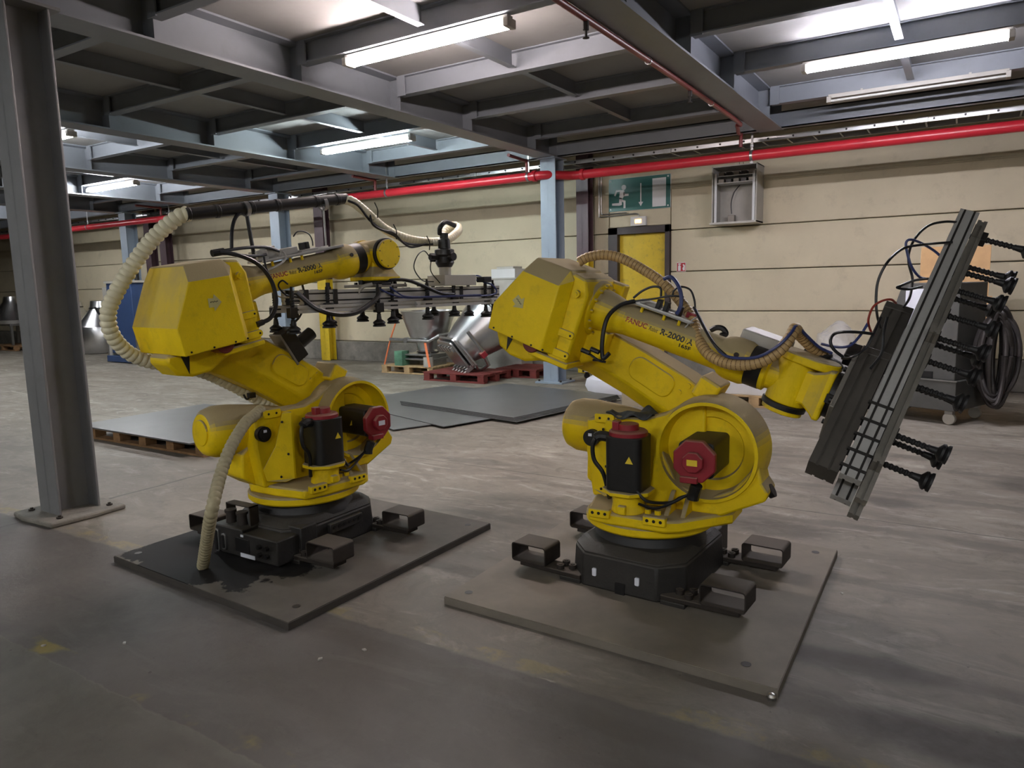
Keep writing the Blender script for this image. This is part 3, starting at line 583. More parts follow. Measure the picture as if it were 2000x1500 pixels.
    for i in range(14):
        an = 2*pi*i/14; MB(Fm).cyl((.262, .128*cos(an), .224+.128*sin(an)), (.285, .128*cos(an), .224+.128*sin(an)), .0085, n=8).build('bolt', YEL, t)
    fa = ax([(.265, .112), (.30, .108), (.345, .10), (.40, .086), (.425, .083), (.43, .0815), (.925, .0815), (.935, .085), (.945, .094), (.97, .103), (1.0, .107), (1.055, .106), (1.075, .098)]).build('forearm', YEL, t, smooth=50)
    MB(Fm).cyl((1.02, -.100, .262), (1.02, -.107, .263), .012, n=12).build('plug', RUST, fa)
    ax([(1.075, .096), (1.145, .096)]).build('wrist_seal', BLK, t); ax([(1.145, .094), (1.165, .094), (1.175, .078), (1.24, .072), (1.28, .06)]).build('wrist_neck', YEL, t)
    # lettering wrapped on the tube
    def letter(s, u0, u1, th, hgt, m, bold, shear=0, nm='lettering'):
        vs, fs, wd = text(s, 1, bold, shear); sx = (u1-u0)/wd; rr = .0822
        MB(Fm).add([(u0+v.x*sx, -rr*cos(th+v.y*hgt/rr), .224+rr*sin(th+v.y*hgt/rr)) for v in vs], fs).build(nm, m, fa, smooth=0)
    tb = .02
    letter('FANUC', .445, .563, tb, .036, TXTR, .026); letter('Robot', .574, .622, tb, .030, TXTK, .008, .25); letter('R-2000', .634, .762, tb, .040, TXTK, .034); letter('i', .7665, .7745, tb, .040, TXTK, .012, .3); letter('A', .778, .806, tb, .040, TXTK, .034); letter('165F', .738, .804, tb-.33, .026, TXTK, .03)
    # ---- wrist
    j5 = FP(k, 1.28, 0, .224)
    if k == 1: D = Vector((0, 0, -1)); E2 = Vector((0, -1, 0))
    else: D = (Fm.to_3x3() @ Vector((1, 0, 0))); E2 = -(Fm.to_3x3() @ Vector((0, 0, 1)))
    E3 = D.cross(E2); W = Matrix((D, E2, E3)).transposed().to_4x4(); W.translation = j5; r['W'] = W
    wr = MB(W).cyl((0, -.10, 0), (0, .105, 0), .092, n=36).build('wrist_body', YEL, t, bevel=.006); MB(W).cyl((0, .105, 0), (0, .13, 0), .101, n=40).build('wrist_ring', BLK, t, bevel=.003)
    dc = MB(W).cyl((0, .13, 0), (0, .152, 0), .091, n=40).build('wrist_disc', YEL, t, bevel=.004)
    for i in range(8): an = i*pi/4+.2; MB(W).cyl((.08*cos(an), .152, .08*sin(an)), (.08*cos(an), .1535, .08*sin(an)), .004, n=8).build('screw', BLK, dc)
    MB(W).prism([(.05, -.085), (.14, -.115), (.14, .115), (.05, .085)], -.085, .095, 'y', None).build('wrist_block', YEL, t, bevel=.012) if 0 else MB(W).loft([[(d, -e, -f), (d, e, -f), (d, e, f), (d, -e, f)] for d, e, f in ((.02, .08, .075), (.08, .078, .078), (.125, .10, .105), (.145, .115, .12), (.17, .115, .12))]).build('wrist_block', YEL, t, bevel=.01)
    MB(W).prism([(p[0]+.035, p[1]) for p in roundrect(.27, .21, .10, 8)], -.135, -.095, 'z', M=Matrix(((1, 0, 0, 0), (0, 0, 1, 0), (0, 1, 0, 0), (0, 0, 0, 1)))).build('wrist_cheek', YEL, t, bevel=.006)
    MB(W).lathe((.17, 0, 0), (1, 0, 0), [(0, .105), (.03, .105), (.031, .085), (.042, .085)], 32).build('tool_flange', BLK, t)
    for s in (-1, 1): MB(W).b2((.165, -.02, s*.10), (.21, .02, s*.125)).build('flange_tab', BLK, t)
    # ---- plate with valves on top of the forearm
    u1 = 1.0 if k == 1 else .76
    tr = MB(Fm).b2((.43, -.07, .318), (u1, .09, .325)).b2((.43, -.07, .318), (u1, -.064, .334)).b2((.43, .084, .318), (u1, .09, .334)).build('valve_plate', ALU, t)
    for u in (.5, .62, .70): MB(Fm).cyl((u, -.05, .29), (u, -.05, .318), .008, n=8).build('standoff', YEL, tr)
    return t
r1 = make_robot(1, 'yellow industrial robot arm on the left holding its gripper level')
r2 = make_robot(2, 'yellow industrial robot arm on the right with its gripper tilted upright')

# ---- extras on robot 1
F1, F2 = RC[1]['F'], RC[2]['F']
v = MB(F1).b2((.43, -.03, .33), (.50, .06, .385)).b2((.50, -.02, .33), (.56, .05, .40)).build('valve_block', LGREY, r1, bevel=.004)
MB(F1).b2((.58, -.03, .33), (.70, .03, .372)).build('valve_block', LGREY, r1, bevel=.004)
for u in (.74, .775): MB(F1).b2((u, -.02, .325), (u+.018, .02, .385)).build('cable_plug', BLK, r1, bevel=.003)
MB(F1).b2((.70, -.06, .33), (.82, .07, .345)).build('terminal_strip', LGREY, r1, bevel=.003)
pa, pb = RP(1, 365, 418, 0), RP(1, 676, 388, 0)
pp = MB().cyl(pa, pb, .032, n=20).build('suction_pipe', BLK, r1)
for f in (.0, .16, .36, .52, .78, .93): c_ = pa.lerp(pb, f); d_ = (pb-pa).normalized(); MB().cyl(c_-d_*.012, c_+d_*.012, .0355, n=20).build('pipe_collar', BLK, pp, bevel=.003)
for px_, foot in ((480, (497, 505)), (631, (637, 480))):
    a_ = RP(1, px_, 408 if px_ < 500 else 398, 0); b_ = RP(1, *foot, 0)
    MB().tube([a_, a_.lerp(b_, .5), b_], .011 if px_ < 500 else .006, n=8, sub=2).build('pipe_strut', BLK if px_ < 500 else STL, r1); d_ = (pb-pa).normalized(); MB().ring(a_+Vector((0, 0, .0))-d_*.012, d_, .033, .041, .024, 20).build('pipe_clamp', STL, r1)
hs = MB(); corrug(hs, [RP(1, *p) for p in ((370, 416, 0), (345, 426, .03), (300, 465, .1), (258, 520, .16), (225, 575, .2), (211, 615, .22), (220, 655, .24), (250, 688, .26), (290, 705, .27), (340, 713, .28), (400, 727, .29), (460, 755, .29), (530, 795, .27), (560, 812, .2))], .0345, pitch=.031, depth=.2); hs.build('corrugated_hose', HOSEC, r1)
hs = MB(); corrug(hs, [RP(1, *p) for p in ((672, 389, 0), (690, 395, -.02), (715, 415, -.02), (750, 446, 0), (785, 463, .0), (825, 472, .0), (868, 470, .02), (892, 455, .06), (895, 444, .14), (882, 441, .18), (868, 455, .16), (864, 475, .12))], .028, pitch=.026, depth=.13); hs.build('corrugated_hose', HOSEC, r1)
e_ = RC[1]['inv'] @ atz(396, 1106, .05)
hs = MB(); corrug(hs, [RP(1, 510, 800, .02), RP(1, 496, 812, -.05), RP(1, 478, 828, -.12), RP(1, 450, 875, -.22), RP(1, 430, 930, -.29), RP(1, 413, 1000, -.37), e_.lerp(RP(1, 413, 1000, -.37), .45), e_], .028, pitch=.03, depth=.18); hs.build('corrugated_hose', HOSEG, r1)
def cable(k, pts, rad, m, nm='cable', root=None, n=7): return MB().tube([RP(k, *p) for p in pts], rad, n=n).build(nm, m, root or (r1 if k == 1 else r2))
cable(1, [(415, 494, -.08), (435, 490, -.08), (480, 484, -.06), (520, 483, -.04), (545, 490, -.02)], .009, BLKH); cable(1, [(418, 496, -.08), (450, 496, -.08), (490, 500, -.06), (520, 497, -.04)], .008, BLKH)
MB().tube([RP(1, 414, 495, -.08), RP(1, 425, 493, -.08), RP(1, 437, 491, -.08)], .019, n=10).build('cable_plug', BLK, r1)
cable(1, [(430, 492, -.09), (470, 500, -.13), (505, 517, -.15), (528, 545, -.16), (538, 575, -.17), (538, 600, -.18), (527, 622, -.19), (503, 633, -.19)], .012, BLKH); cable(1, [(515, 500, -.09), (520, 525, -.12), (530, 545, -.14), (535, 560, -.15)], .006, BLKH)
MB().tube([RP(1, 502, 634, -.19), RP(1, 514, 629, -.19)], .016, n=10, sub=0).build('cable_plug', BLK, r1)
cable(1, [(476, 410, 0), (460, 425, -.03), (453, 450, -.05), (452, 488, -.07)], .010, BLKH); cable(1, [(573, 462, .02), (580, 453, .02), (592, 452, .02), (604, 458, .02), (610, 470, .02), (611, 480, .02)], .004, BLKH); cable(1, [(545, 490, 0), (556, 495, -.05), (556, 508, -.08), (540, 520, -.1), (522, 528, -.1)], .006, LGREY)
cable(1, [(680, 392, -.04), (700, 402, -.05), (722, 430, -.03), (745, 448, -.03), (770, 460, -.04), (790, 474, -.03), (815, 478, -.03), (845, 477, -.02)], .008, BLKH); cable(1, [(722, 418, -.04), (728, 438, -.05), (745, 449, -.05), (768, 455, -.05), (785, 472, -.05), (800, 482, -.04), (815, 481, -.03), (832, 476, -.03)], .008, BLKH)
for p in ((728, 410, -.03), (765, 452, -.03), (830, 474, -.03)):
    c_ = RP(1, *p); MB().tube([c_+Vector((.0, -.02, .045)), c_+Vector((.01, -.035, 0)), c_+Vector((.02, -.02, -.05))], .004, n=6).build('cable_tie', BLKH, r1)
cable(1, [(589, 550, .0), (594, 575, -.02), (592, 600, -.03), (584, 620, -.02), (567, 636, .0)], .007, BLKH)
# black boxed encoder unit clamped behind the arm
a_ = RP(1, 567, 673, .10); M = Matrix.Translation(a_) @ Matrix.Rotation(R(-32), 4, 'Y')
MB(M).b2((-.045, -.05, -.105), (.045, .05, .105)).build('sensor_box', BLK, r1, bevel=.005); MB(M).cyl((.04, 0, -.03), (.165, 0, -.03), .040, n=20).build('sensor_lens', BLK, r1); MB(M).b2((-.06, -.055, -.11), (-.045, .055, .11)).build('sensor_lid', ALUD, r1, bevel=.002)
MB(M).cyl((.03, .03, .05), (.10, .03, .05), .016, n=12).build('sensor_stub', ALUD, r1)
# plastic bag pulled over the balancer neck is omitted; small clip on the arm
c_ = RP(1, 491, 772, .2); MB().box(c_, (.04, .03, .03)).tube([c_, c_+Vector((-.03, 0, -.02)), c_+Vector((-.05, 0, .01))], .006, n=6).build('hose_clip', BLK, r1)

# ---- extras on robot 2
hs = MB(); P = corrug(hs, [RP(2, *p) for p in ((1130, 512, .08), (1150, 502, .1), (1180, 498, .12), (1215, 505, .14), (1255, 526, .14), (1295, 553, .12), (1330, 590, .09), (1352, 622, .04), (1362, 655, -.03), (1380, 688, -.11), (1412, 707, -.15), (1450, 713, -.17), (1490, 705, -.17), (1525, 682, -.15), (1545, 655, -.12), (1553, 642, -.08), (1563, 655, .0), (1585, 677, .06), (1612, 697, .10))], .0245, pitch=.021, depth=.1); hs.build('corrugated_hose', HOSET, r2)
rb = MB()
for i in range(0, len(P), 4):
    if 0 < i < len(P)-1: d_ = (P[i+1]-P[i-1]).normalized(); rb.ring(P[i]-d_*.0016, d_, .024, .0252, .0032, 14)
rb.build('hose_grooves', HOSETD, r2)['kind'] = 'stuff'
cable(2, [(1190, 690, -.2), (1179, 700, -.2), (1176, 690, -.2), (1176, 670, -.2), (1180, 640, -.19), (1190, 615, -.16), (1212, 596, -.11), (1240, 588, -.07)], .011, BLKH); cable(2, [(1240, 588, -.07), (1275, 584, -.05), (1310, 578, -.04), (1335, 580, 0)], .005, BLKH)
for dx in (0, 18): MB().tube([RP(2, 1136+dx, 683-dx*.1, -.215), RP(2, 1152+dx, 690-dx*.1, -.215)], .012, n=10, sub=0).build('cable_plug', BLK, r2)
cable(2, [(1152, 692, -.215), (1170, 704, -.215), (1183, 707, -.2)], .006, BLKH)
MB().tube([RP(2, 1158, 703, -.2), RP(2, 1175, 704, -.2)], .006, n=6, sub=0).build('cable_stub', BLKH, r2)
cable(2, [(1237, 582, -.03), (1255, 568, -.02), (1275, 560, 0), (1290, 563, 0), (1291, 580, -.01)], .006, BLKH); cable(2, [(1296, 545, .0), (1310, 541, .0), (1322, 553, -.02), (1330, 575, -.03), (1329, 600, -.04), (1321, 614, -.05)], .010, BLUH); cable(2, [(1313, 580, .0), (1317, 567, 0), (1330, 560, 0), (1348, 566, 0), (1356, 585, .0), (1358, 605, 0)], .005, BLKH); cable(2, [(1338, 640, -.05), (1352, 625, -.05), (1366, 617, -.03)], .004, LGREY)
for u in (.55, .59, .66): MB(F2).b2((u, -.02, .325), (u+.022, .02, .375)).build('cable_plug', BLK, r2, bevel=.003)
MB(F2).b2((.46, .0, .325), (.56, .07, .345)).build('valve_block', LGREY, r2, bevel=.003); MB(F2).b2((.70, .02, .33), (.75, .06, .36)).build('valve_block', REDC, r2, bevel=.003)
cable(2, [(1358, 605, -.03), (1372, 632, -.06), (1388, 662, -.15), (1410, 690, -.185), (1435, 699, -.195), (1480, 697, -.2), (1520, 675, -.19), (1545, 650, -.15), (1556, 637, -.1), (1575, 655, -.03), (1600, 678, .02), (1625, 690, .05)], .007, BLUH); cable(2, [(1355, 600, -.02), (1375, 640, -.1), (1395, 672, -.175), (1420, 696, -.19)], .006, BLKH)
MB(F2).b2((.98, .03, .31), (1.2, .22, .37)).build('side_cover', LGREY, r2, bevel=.008); cable(2, [(1388, 645, .1), (1400, 640, .1), (1412, 642, .1), (1418, 652, .1), (1408, 655, .08)], .014, BLKH)
# rag lying on the shoulder casting
c_ = RP(2, 1235, 800, -.02); m = MB(); n_ = 9; vs = []
for i in range(n_):
    for j in range(5):
        x_ = -.125+.25*i/(n_-1); y_ = -.09+.15*j/4; vs.append((c_.x+x_, .0+y_, ZB+.81+.018*sin(i*1.7+j)+.014*cos(j*2.1+i*.6)+(.02 if 4 < i < 7 else 0)))
fs = [(i*5+j, (i+1)*5+j, (i+1)*5+j+1, i*5+j+1) for i in range(n_-1) for j in range(4)]
o = m.add(vs, fs).build('rag', CLOTH, None); o.matrix_world = RC[2]['mat']; sd = o.modifiers.new('sub', 'SUBSURF'); sd.levels = sd.render_levels = 2; so = o.modifiers.new('sol', 'SOLIDIFY'); so.thickness = .006
tag(o, 'crumpled dark rag lying on the shoulder of the right robot', 'rag')

# ---- steel floor plates the robots stand on
def floor_plate(name, corners, label, top, holes, z=.04, stain=None):
    c_ = Vector((sum(p[0] for p in corners)/4, sum(p[1] for p in corners)/4, 0)); t = thing(name, label, 'plate', c_, 0, 'robot floor plates')
    P = [(p[0]-c_.x, p[1]-c_.y) for p in corners]
    MB().prism(P, 0, z-.004, 'z').build('plate_body', PLE if stain else PLATE2, t, bevel=.002, smooth=0); MB().prism([(p[0]*.996, p[1]*.996) for p in P], z-.004, z, 'z').build('plate_top', top, t, smooth=0)
    for x, y in holes: MB().cyl((x, y, z-.001), (x, y, z+.0012), .02, n=16).build('bolt_hole', BLK, t)
    return t
def plate_mat(name, c1, c2, stain):
    m, nt, b = nodes(name); N, L = nt.nodes, nt.links; tc = N.new('ShaderNodeTexCoord')
    n1 = N.new('ShaderNodeTexNoise'); n1.inputs['Scale'].default_value = 2.4; n1.inputs['Detail'].default_value = 8; n1.inputs['Roughness'].default_value = .65; L.new(tc.outputs['Object'], n1.inputs[0])
    rp = N.new('ShaderNodeValToRGB'); rp.color_ramp.elements[0].position = .3; rp.color_ramp.elements[1].position = .7; rp.color_ramp.elements[0].color = (*c1, 1); rp.color_ramp.elements[1].color = (*c2, 1); L.new(n1.outputs[0], rp.inputs[0]); out = rp.outputs[0]
    b.inputs['Roughness'].default_value = .72
    if stain:   # dried oil pool with a ragged edge
        sx = N.new('ShaderNodeSeparateXYZ'); L.new(tc.outputs['Object'], sx.inputs[0]); n2 = N.new('ShaderNodeTexNoise'); n2.inputs['Scale'].default_value = 5; n2.inputs['Detail'].default_value = 9; n2.inputs['Roughness'].default_value = .6; L.new(tc.outputs['Object'], n2.inputs[0])
        def mt(op, a, c, d=None):
            n = N.new('ShaderNodeMath'); n.operation = op
            for i, v in enumerate((a, c, d)):
                if v is None: continue
                if isinstance(v, (int, float)): n.inputs[i].default_value = v
                else: L.new(v, n.inputs[i])
            return n.outputs[0]
        dx = mt('DIVIDE', mt('ADD', sx.outputs[0], .25), .70); dy = mt('DIVIDE', mt('ADD', sx.outputs[1], .36), .52)
        d = mt('ADD', mt('ADD', mt('MULTIPLY', dx, dx), mt('MULTIPLY', dy, dy)), mt('MULTIPLY_ADD', n2.outputs[0], 1.6, -.8)); st = N.new('ShaderNodeMapRange'); st.inputs[1].default_value = .80; st.inputs[2].default_value = .86; st.inputs[3].default_value = 1; st.inputs[4].default_value = 0; L.new(d, st.inputs[0])
        mx = N.new('ShaderNodeMix'); mx.data_type = 'RGBA'; L.new(st.outputs[0], mx.inputs[0]); L.new(out, mx.inputs[6]); mx.inputs[7].default_value = (.011, .0100, .0095, 1); out = mx.outputs[2]
        rr = N.new('ShaderNodeMapRange'); rr.inputs[3].default_value = .72; rr.inputs[4].default_value = .45; L.new(st.outputs[0], rr.inputs[0]); b.inputs['Roughness'].default_value = .75; b.inputs['Specular IOR Level'].default_value = .25
    L.new(out, b.inputs['Base Color']); return m
floor_plate('floor_plate', [(-4.105, 2.165), (-2.537, 2.084), (-2.49, 3.68), (-4.06, 3.76)], 'dark oil-stained square steel plate under the left robot', plate_mat('plate_stained', (.09, .08, .068), (.15, .134, .113), True), ((.66, -.70), (.70, .66), (-.72, -.66)), stain=True)
floor_plate('floor_plate', [(-2.084, 2.655), (-.507, 2.61), (-.525, 4.21), (-2.10, 4.255)], 'dusty brown-grey square steel plate under the right robot', plate_mat('plate_dusty', (.145, .124, .098), (.23, .2, .158), False), ((.65, -.70), (.68, .68), (-.70, -.68)))
# ================================================================== VACUUM GRIPPERS
def notched(w, h, sides, g=.010, dp=.008):
    """profile section w x h centred at 0 with T-slot grooves on the two wide sides"""
    L = [(-w/2, -h/2)]
    for s in sides: L += [(-w/2, s*h-g/2), (-w/2+dp, s*h-g/2), (-w/2+dp, s*h+g/2), (-w/2, s*h+g/2)]
    L += [(-w/2, h/2), (w/2, h/2)]
    for s in reversed(sides): L += [(w/2, s*h+g/2), (w/2-dp, s*h+g/2), (w/2-dp, s*h-g/2), (w/2, s*h-g/2)]
    return L+[(w/2, -h/2)]
ALUDK = mat('aluminium_dark_dusty', (.085, .075, .064), .6, metal=.3, var=.2, scale=5, dirt=.2)
def gripper(label, O, A, D, a0, a1, d0, cups, clen, mbeam, mrail, clamps, group, rb=1.3, lift=0.):
    B = D.cross(A); G = Matrix((A, B, D)).transposed().to_4x4(); G.translation = O
    t = thing('vacuum_gripper', label, 'gripper', O, 0, group); T = Matrix.Translation(-O) @ G
    MB(T).b2((-.15, -.14, -.02), (.15, .14, .0)).build('adapter_plate', ALUD, t, bevel=.004)
    for a in (-.09, .09):
        for b in (-.09, .09): MB(T).cyl((a, b, -.02), (a, b, -.034), .012, n=8).build('bolt', BLK, t)
    if d0 > .05:
        for b in (-.06, .06): s0, s1 = ((a0, .19) if b > 0 else (.02, .58)); MB(T).prism([(p[0]+b, p[1]+d0/2) for p in notched(.11, d0, (-.2, .2))], s0, s1, 'x').build('spine_beam', ALUDK, t); MB(T).b2((s1, b-.058, -.003), (s1+.04, b+.058, d0+.003)).build('end_cap', ALUDK, t, bevel=.004)
    for b in (-.10, .10):
        bm = MB(T).prism([(p[0]+b, p[1]+d0+.05) for p in notched(.045, .085, (-.25, .25))], a0, a1, 'x').build('beam', mbeam, t)
        rl = MB(T).prism([(p[0]+b*rb, p[1]+d0+.118) for p in notched(.045, .045, (0,))], a0-.06, a1-.05, 'x').build('rail', mrail, t)
        for sx in (-1, 1):
            for sd in (-.25, .25): MB(T).b2((a0+.001, b+sx*.0226-.0004, d0+.05+sd*.085-.0045), (a1-.001, b+sx*.0226+.0004, d0+.05+sd*.085+.0045)).build('slot', BLK, bm, smooth=0)  # black strips over the grooves: their inner shade put in as colour
        for c in clamps: MB(T).b2((c-.016, b-.028, d0+.004), (c+.016, b+.028, d0+.096)).build('clamp', BLK, t, bevel=.003)
    for c in (a0+.1, (a0+a1)/2, a1-.12): MB(T).prism(notched(.04, .04, (0,)), -.17, .17, 'y', M=Matrix.Translation((c, 0, d0+.118))).build('cross_bar', mrail, t)
    # suction cups: build one, copy it
    Q = T @ Matrix.Translation((0, 0, d0))
    src = None
    for a, b, dl in cups:
        if src is None:
            h = empty('suction_cup'); h.parent = t
            sm = MB(); e = clen
            P = [Vector((0, 0, .02+lift+i*(e-.09-lift)/40)) for i in range(41)]; lf = lift
            sm.loft(frames(P, lambda i: .0105 if i % 4 < 2 else .014, 10)); sm.build('stem', RUB, h, smooth=0)
            MB().cyl((0, 0, -.01+lift), (0, 0, .03+lift), .013, n=8).cyl((0, 0, -.035+lift), (0, 0, -.01+lift), .008, n=8).build('fitting', BLK, h)
            MB().lathe((0, 0, e-.075), (0, 0, 1), [(0, .013), (.03, .017), (.045, .038), (.054, .040), (.060, .033), (.066, .040), (.075, .041), (.0745, .034), (.06, .026), (.05, .008)], 20, False).build('bellows', RUB, h)
            MB().b2((-.028, -.022, .085), (.028, .022, .145)).build('holder', BLK, h, bevel=.003)
            src = h; hh = h
        else:
            hh = src.copy(); COL.objects.link(hh); hh.parent = t
            for ch in src.children:
                c_ = ch.copy(); COL.objects.link(c_); c_.parent = hh
        hh.matrix_local = Q @ Matrix.Translation((a, b, dl))
    return t, T
F1m = RC[1]['mat'] @ RC[1]['W']; O1 = F1m @ Vector((.212, 0, 0))
A1 = Vector((cos(R(80)), sin(R(80)), 0)); D1 = Vector((0, 0, -1))
cup1 = [(-.70, .13, .02), (-.66, -.13, .02), (-.46, .13, .0), (-.36, .0, .0), (-.10, .15, .012), (-.02, -.13, -.01), (.03, .13, .0), (.27, -.13, -.01), (.33, .13, -.01), (.58, .13, -.02), (.62, -.13, -.02), (.90, .13, .0), (.98, .13, .0), (.98, -.13, .0)]
g1, T1 = gripper('aluminium vacuum gripper with black suction cups hanging level from the left robot', O1, A1, D1, -.62, 1.06, .0, cup1, .235, ALU, ALU, (-.60, -.40, .34, .66), 'vacuum grippers')
# valve tower, boxes and tubes on gripper 1
bx1 = MB(T1).b2((.47, -.02, -.075), (.78, .16, .0)).build('valve_box', LGREY, g1, bevel=.004)
MB(T1).cyl((.56, .07, -.075), (.56, .07, -.135), .042, n=20).build('pipe_stub', LGREY, g1)
MB(T1).lathe((.56, .07, -.13), (0, 0, -1), [(0, .05), (.03, .068), (.07, .06), (.085, .072), (.12, .07), (.13, .045), (.19, .042), (.2, .03), (.235, .032)], 12).build('vacuum_valve', BLK, g1)
MB(T1).cyl((.56, .07, -.20), (.56, .165, -.20), .028, n=12).cyl((.56, .07, -.20), (.44, .05, -.20), .022, n=10).b2((.50, -.02, -.23), (.62, .0, -.17)).build('valve_actuator', BLK, g1)
for pts, rr, mm in (([(.44, .05, -.20), (.36, .08, -.24), (.28, .1, -.20), (.25, .1, -.12), (.32, .1, -.04), (.42, .1, -.03)], .004, BLKH), ([(.45, .05, -.18), (.40, .1, -.10), (.46, .12, -.02)], .0035, BLKH), ([(.53, .06, -.36), (.51, .09, -.40), (.56, .09, -.44), (.66, .08, -.42)], .017, BLKH),
    ([(-.05, .05, -.02), (.05, .12, -.045), (.15, .15, -.04), (.28, .16, .0), (.42, .17, .05), (.55, .16, .06)], .012, BLKH), ([(-.66, .12, .02), (-.60, .16, .09), (-.55, .20, .13), (-.45, .22, .155), (-.33, .22, .15), (-.22, .2, .11), (-.12, .17, .06), (-.05, .1, .0), (.0, .05, -.02)], .015, BLKH), ([(-.10, .12, -.01), (-.02, .16, .04), (.10, .17, .07), (.3, .17, .075), (.6, .17, .075), (.9, .17, .075), (.98, .17, .05), (.95, .15, .0), (.88, .13, -.02)], .006, BLUH), ([(.0, .1, -.03), (.03, .17, .03), (.12, .18, .065), (.4, .18, .07), (.8, .18, .07)], .005, BLUH), ([(.78, .08, -.06), (.9, .05, -.07), (1.02, .0, -.05), (1.1, -.05, -.05)], .006, BLUH), ([(.80, .10, -.03), (.9, .08, -.04), (1.0, .05, -.04)], .006, BLUH), ([(-.72, .13, -.03), (-.76, .14, -.05), (-.78, .13, -.02), (-.72, .1, .03), (-.62, .08, .05)], .005, BLKH), ([(-.66, -.13, -.03), (-.70, -.12, -.06), (-.72, -.1, -.02), (-.66, -.08, .04), (-.6, -.05, .05)], .005, LGREY), ([(-.14, .15, -.02), (-.2, .12, .0), (-.26, .1, .08), (-.3, .05, .1)], .012, LGREY)):
    MB(T1).tube(pts, rr, n=7).build('air_hose', mm, g1)
MB(T1).b2((-.06, .06, -.03), (.02, .14, -.008)).build('hose_manifold', BLK, g1, bevel=.004); MB(T1).b2((.86, .08, -.06), (.94, .16, -.02)).build('hose_manifold', BLK, g1, bevel=.004)
for a in (.30, .42, .7): MB(T1).cyl((a, -.06, -.0), (a, -.06, -.03), .012, .006, n=8).build('fitting', BLK, g1)

F2m = RC[2]['mat'] @ RC[2]['W']; W3 = F2m.to_3x3(); D2 = (W3 @ Vector((1, 0, 0))).normalized(); U2 = -(W3 @ Vector((0, 1, 0))).normalized(); N2 = D2.cross(U2)*-1
if N2.y < 0: N2 = -N2
ph = R(44); A2 = (U2*cos(ph)+N2*sin(ph)).normalized(); O2 = F2m @ Vector((.215, 0, 0))
cup2 = [(1.10, .06, .02), (1.02, -.06, .0), (.86, .06, .0), (.80, -.06, -.02), (.74, .06, -.01), (.58, .06, 0), (.50, -.06, 0), (.44, .06, 0), (.30, .06, .0), (.23, -.06, 0), (.15, .06, -.01), (-.08, -.06, .0), (-.12, .06, .0), (-.27, .06, -.02)]
g2, T2 = gripper('dusty vacuum gripper held upright by the right robot, suction cups facing right', O2, A2, D2, -.42, 1.20, .118, cup2, .345, ALU, ALUD, (), 'vacuum grippers', .75, .06)
for i, a in enumerate((.0, -.09, -.17, -.25, -.33)):
    MB(T2).prism([(a-.035, .05), (a+.055, .05), (a-.02, .118)], .055, .061, 'y').build('gusset', ALU, g2); MB(T2).b2((a-.055, .074, .112), (a-.043, .128, .214)).build('clamp', BLK, g2)
MB(T2).lathe((.12, -.02, -.06), (.4, .2, -1), [(0, .05), (.03, .06), (.07, .05), (.08, .06), (.12, .055), (.14, .035), (.18, .03)], 12).build('vacuum_valve', BLK, g2); MB(T2).b2((.02, -.1, -.10), (.12, .02, -.02)).build('valve_body', BLK, g2, bevel=.006); MB(T2).b2((.16, .02, -.06), (.24, .1, .0)).build('valve_body', BLK, g2, bevel=.006)
def gcab(pts, rr, m, dep): MB(Matrix.Translation(-O2)).tube([atd(x, y, dep+dd) for x, y, dd in pts], rr, n=7).build('air_hose', m, g2)
gcab([(1868, 434, .25), (1845, 433, .2), (1815, 440, .2), (1790, 462, .15), (1776, 490, .1), (1775, 515, .1), (1782, 545, .1), (1777, 580, .08), (1765, 600, .05)], .006, BLKH, 3.25); gcab([(1860, 473, .2), (1830, 475, .2), (1800, 478, .1), (1765, 485, .1), (1735, 510, 0), (1716, 545, 0), (1711, 580, 0), (1713, 615, 0), (1720, 640, .05)], .006, BLKH, 3.2); gcab([(1842, 505, .2), (1825, 490, .2), (1800, 475, .15), (1780, 468, .1), (1770, 473, .1), (1771, 490, .1), (1780, 520, .1), (1795, 540, .12), (1812, 545, .2)], .006, BLUH, 3.22)
gcab([(1812, 544, .2), (1785, 548, .1), (1760, 558, .0), (1753, 562, .0), (1775, 565, .0), (1800, 560, .1)], .006, BLKH, 3.2); gcab([(1750, 592, .05), (1740, 585, .0), (1722, 588, .0), (1705, 600, .0), (1696, 625, .0), (1700, 645, .05), (1708, 655, .05)], .005, REDH, 3.1); gcab([(1720, 620, .05), (1705, 655, .0), (1690, 680, 0), (1665, 697, 0), (1645, 700, .1)], .006, BLKH, 3.1); gcab([(1705, 652, 0), (1680, 649, 0), (1650, 648, 0), (1630, 652, .1), (1622, 665, .1), (1628, 682, .1), (1650, 700, .1)], .007, BLKH, 3.1); gcab([(1696, 630, 0), (1680, 655, .0), (1660, 675, .0), (1635, 678, .1), (1605, 672, .2)], .006, BLUH, 3.12)
gcab([(1733, 620, 0), (1726, 650, -.02), (1722, 690, -.02), (1700, 720, -.02)], .006, BLKH, 3.1)

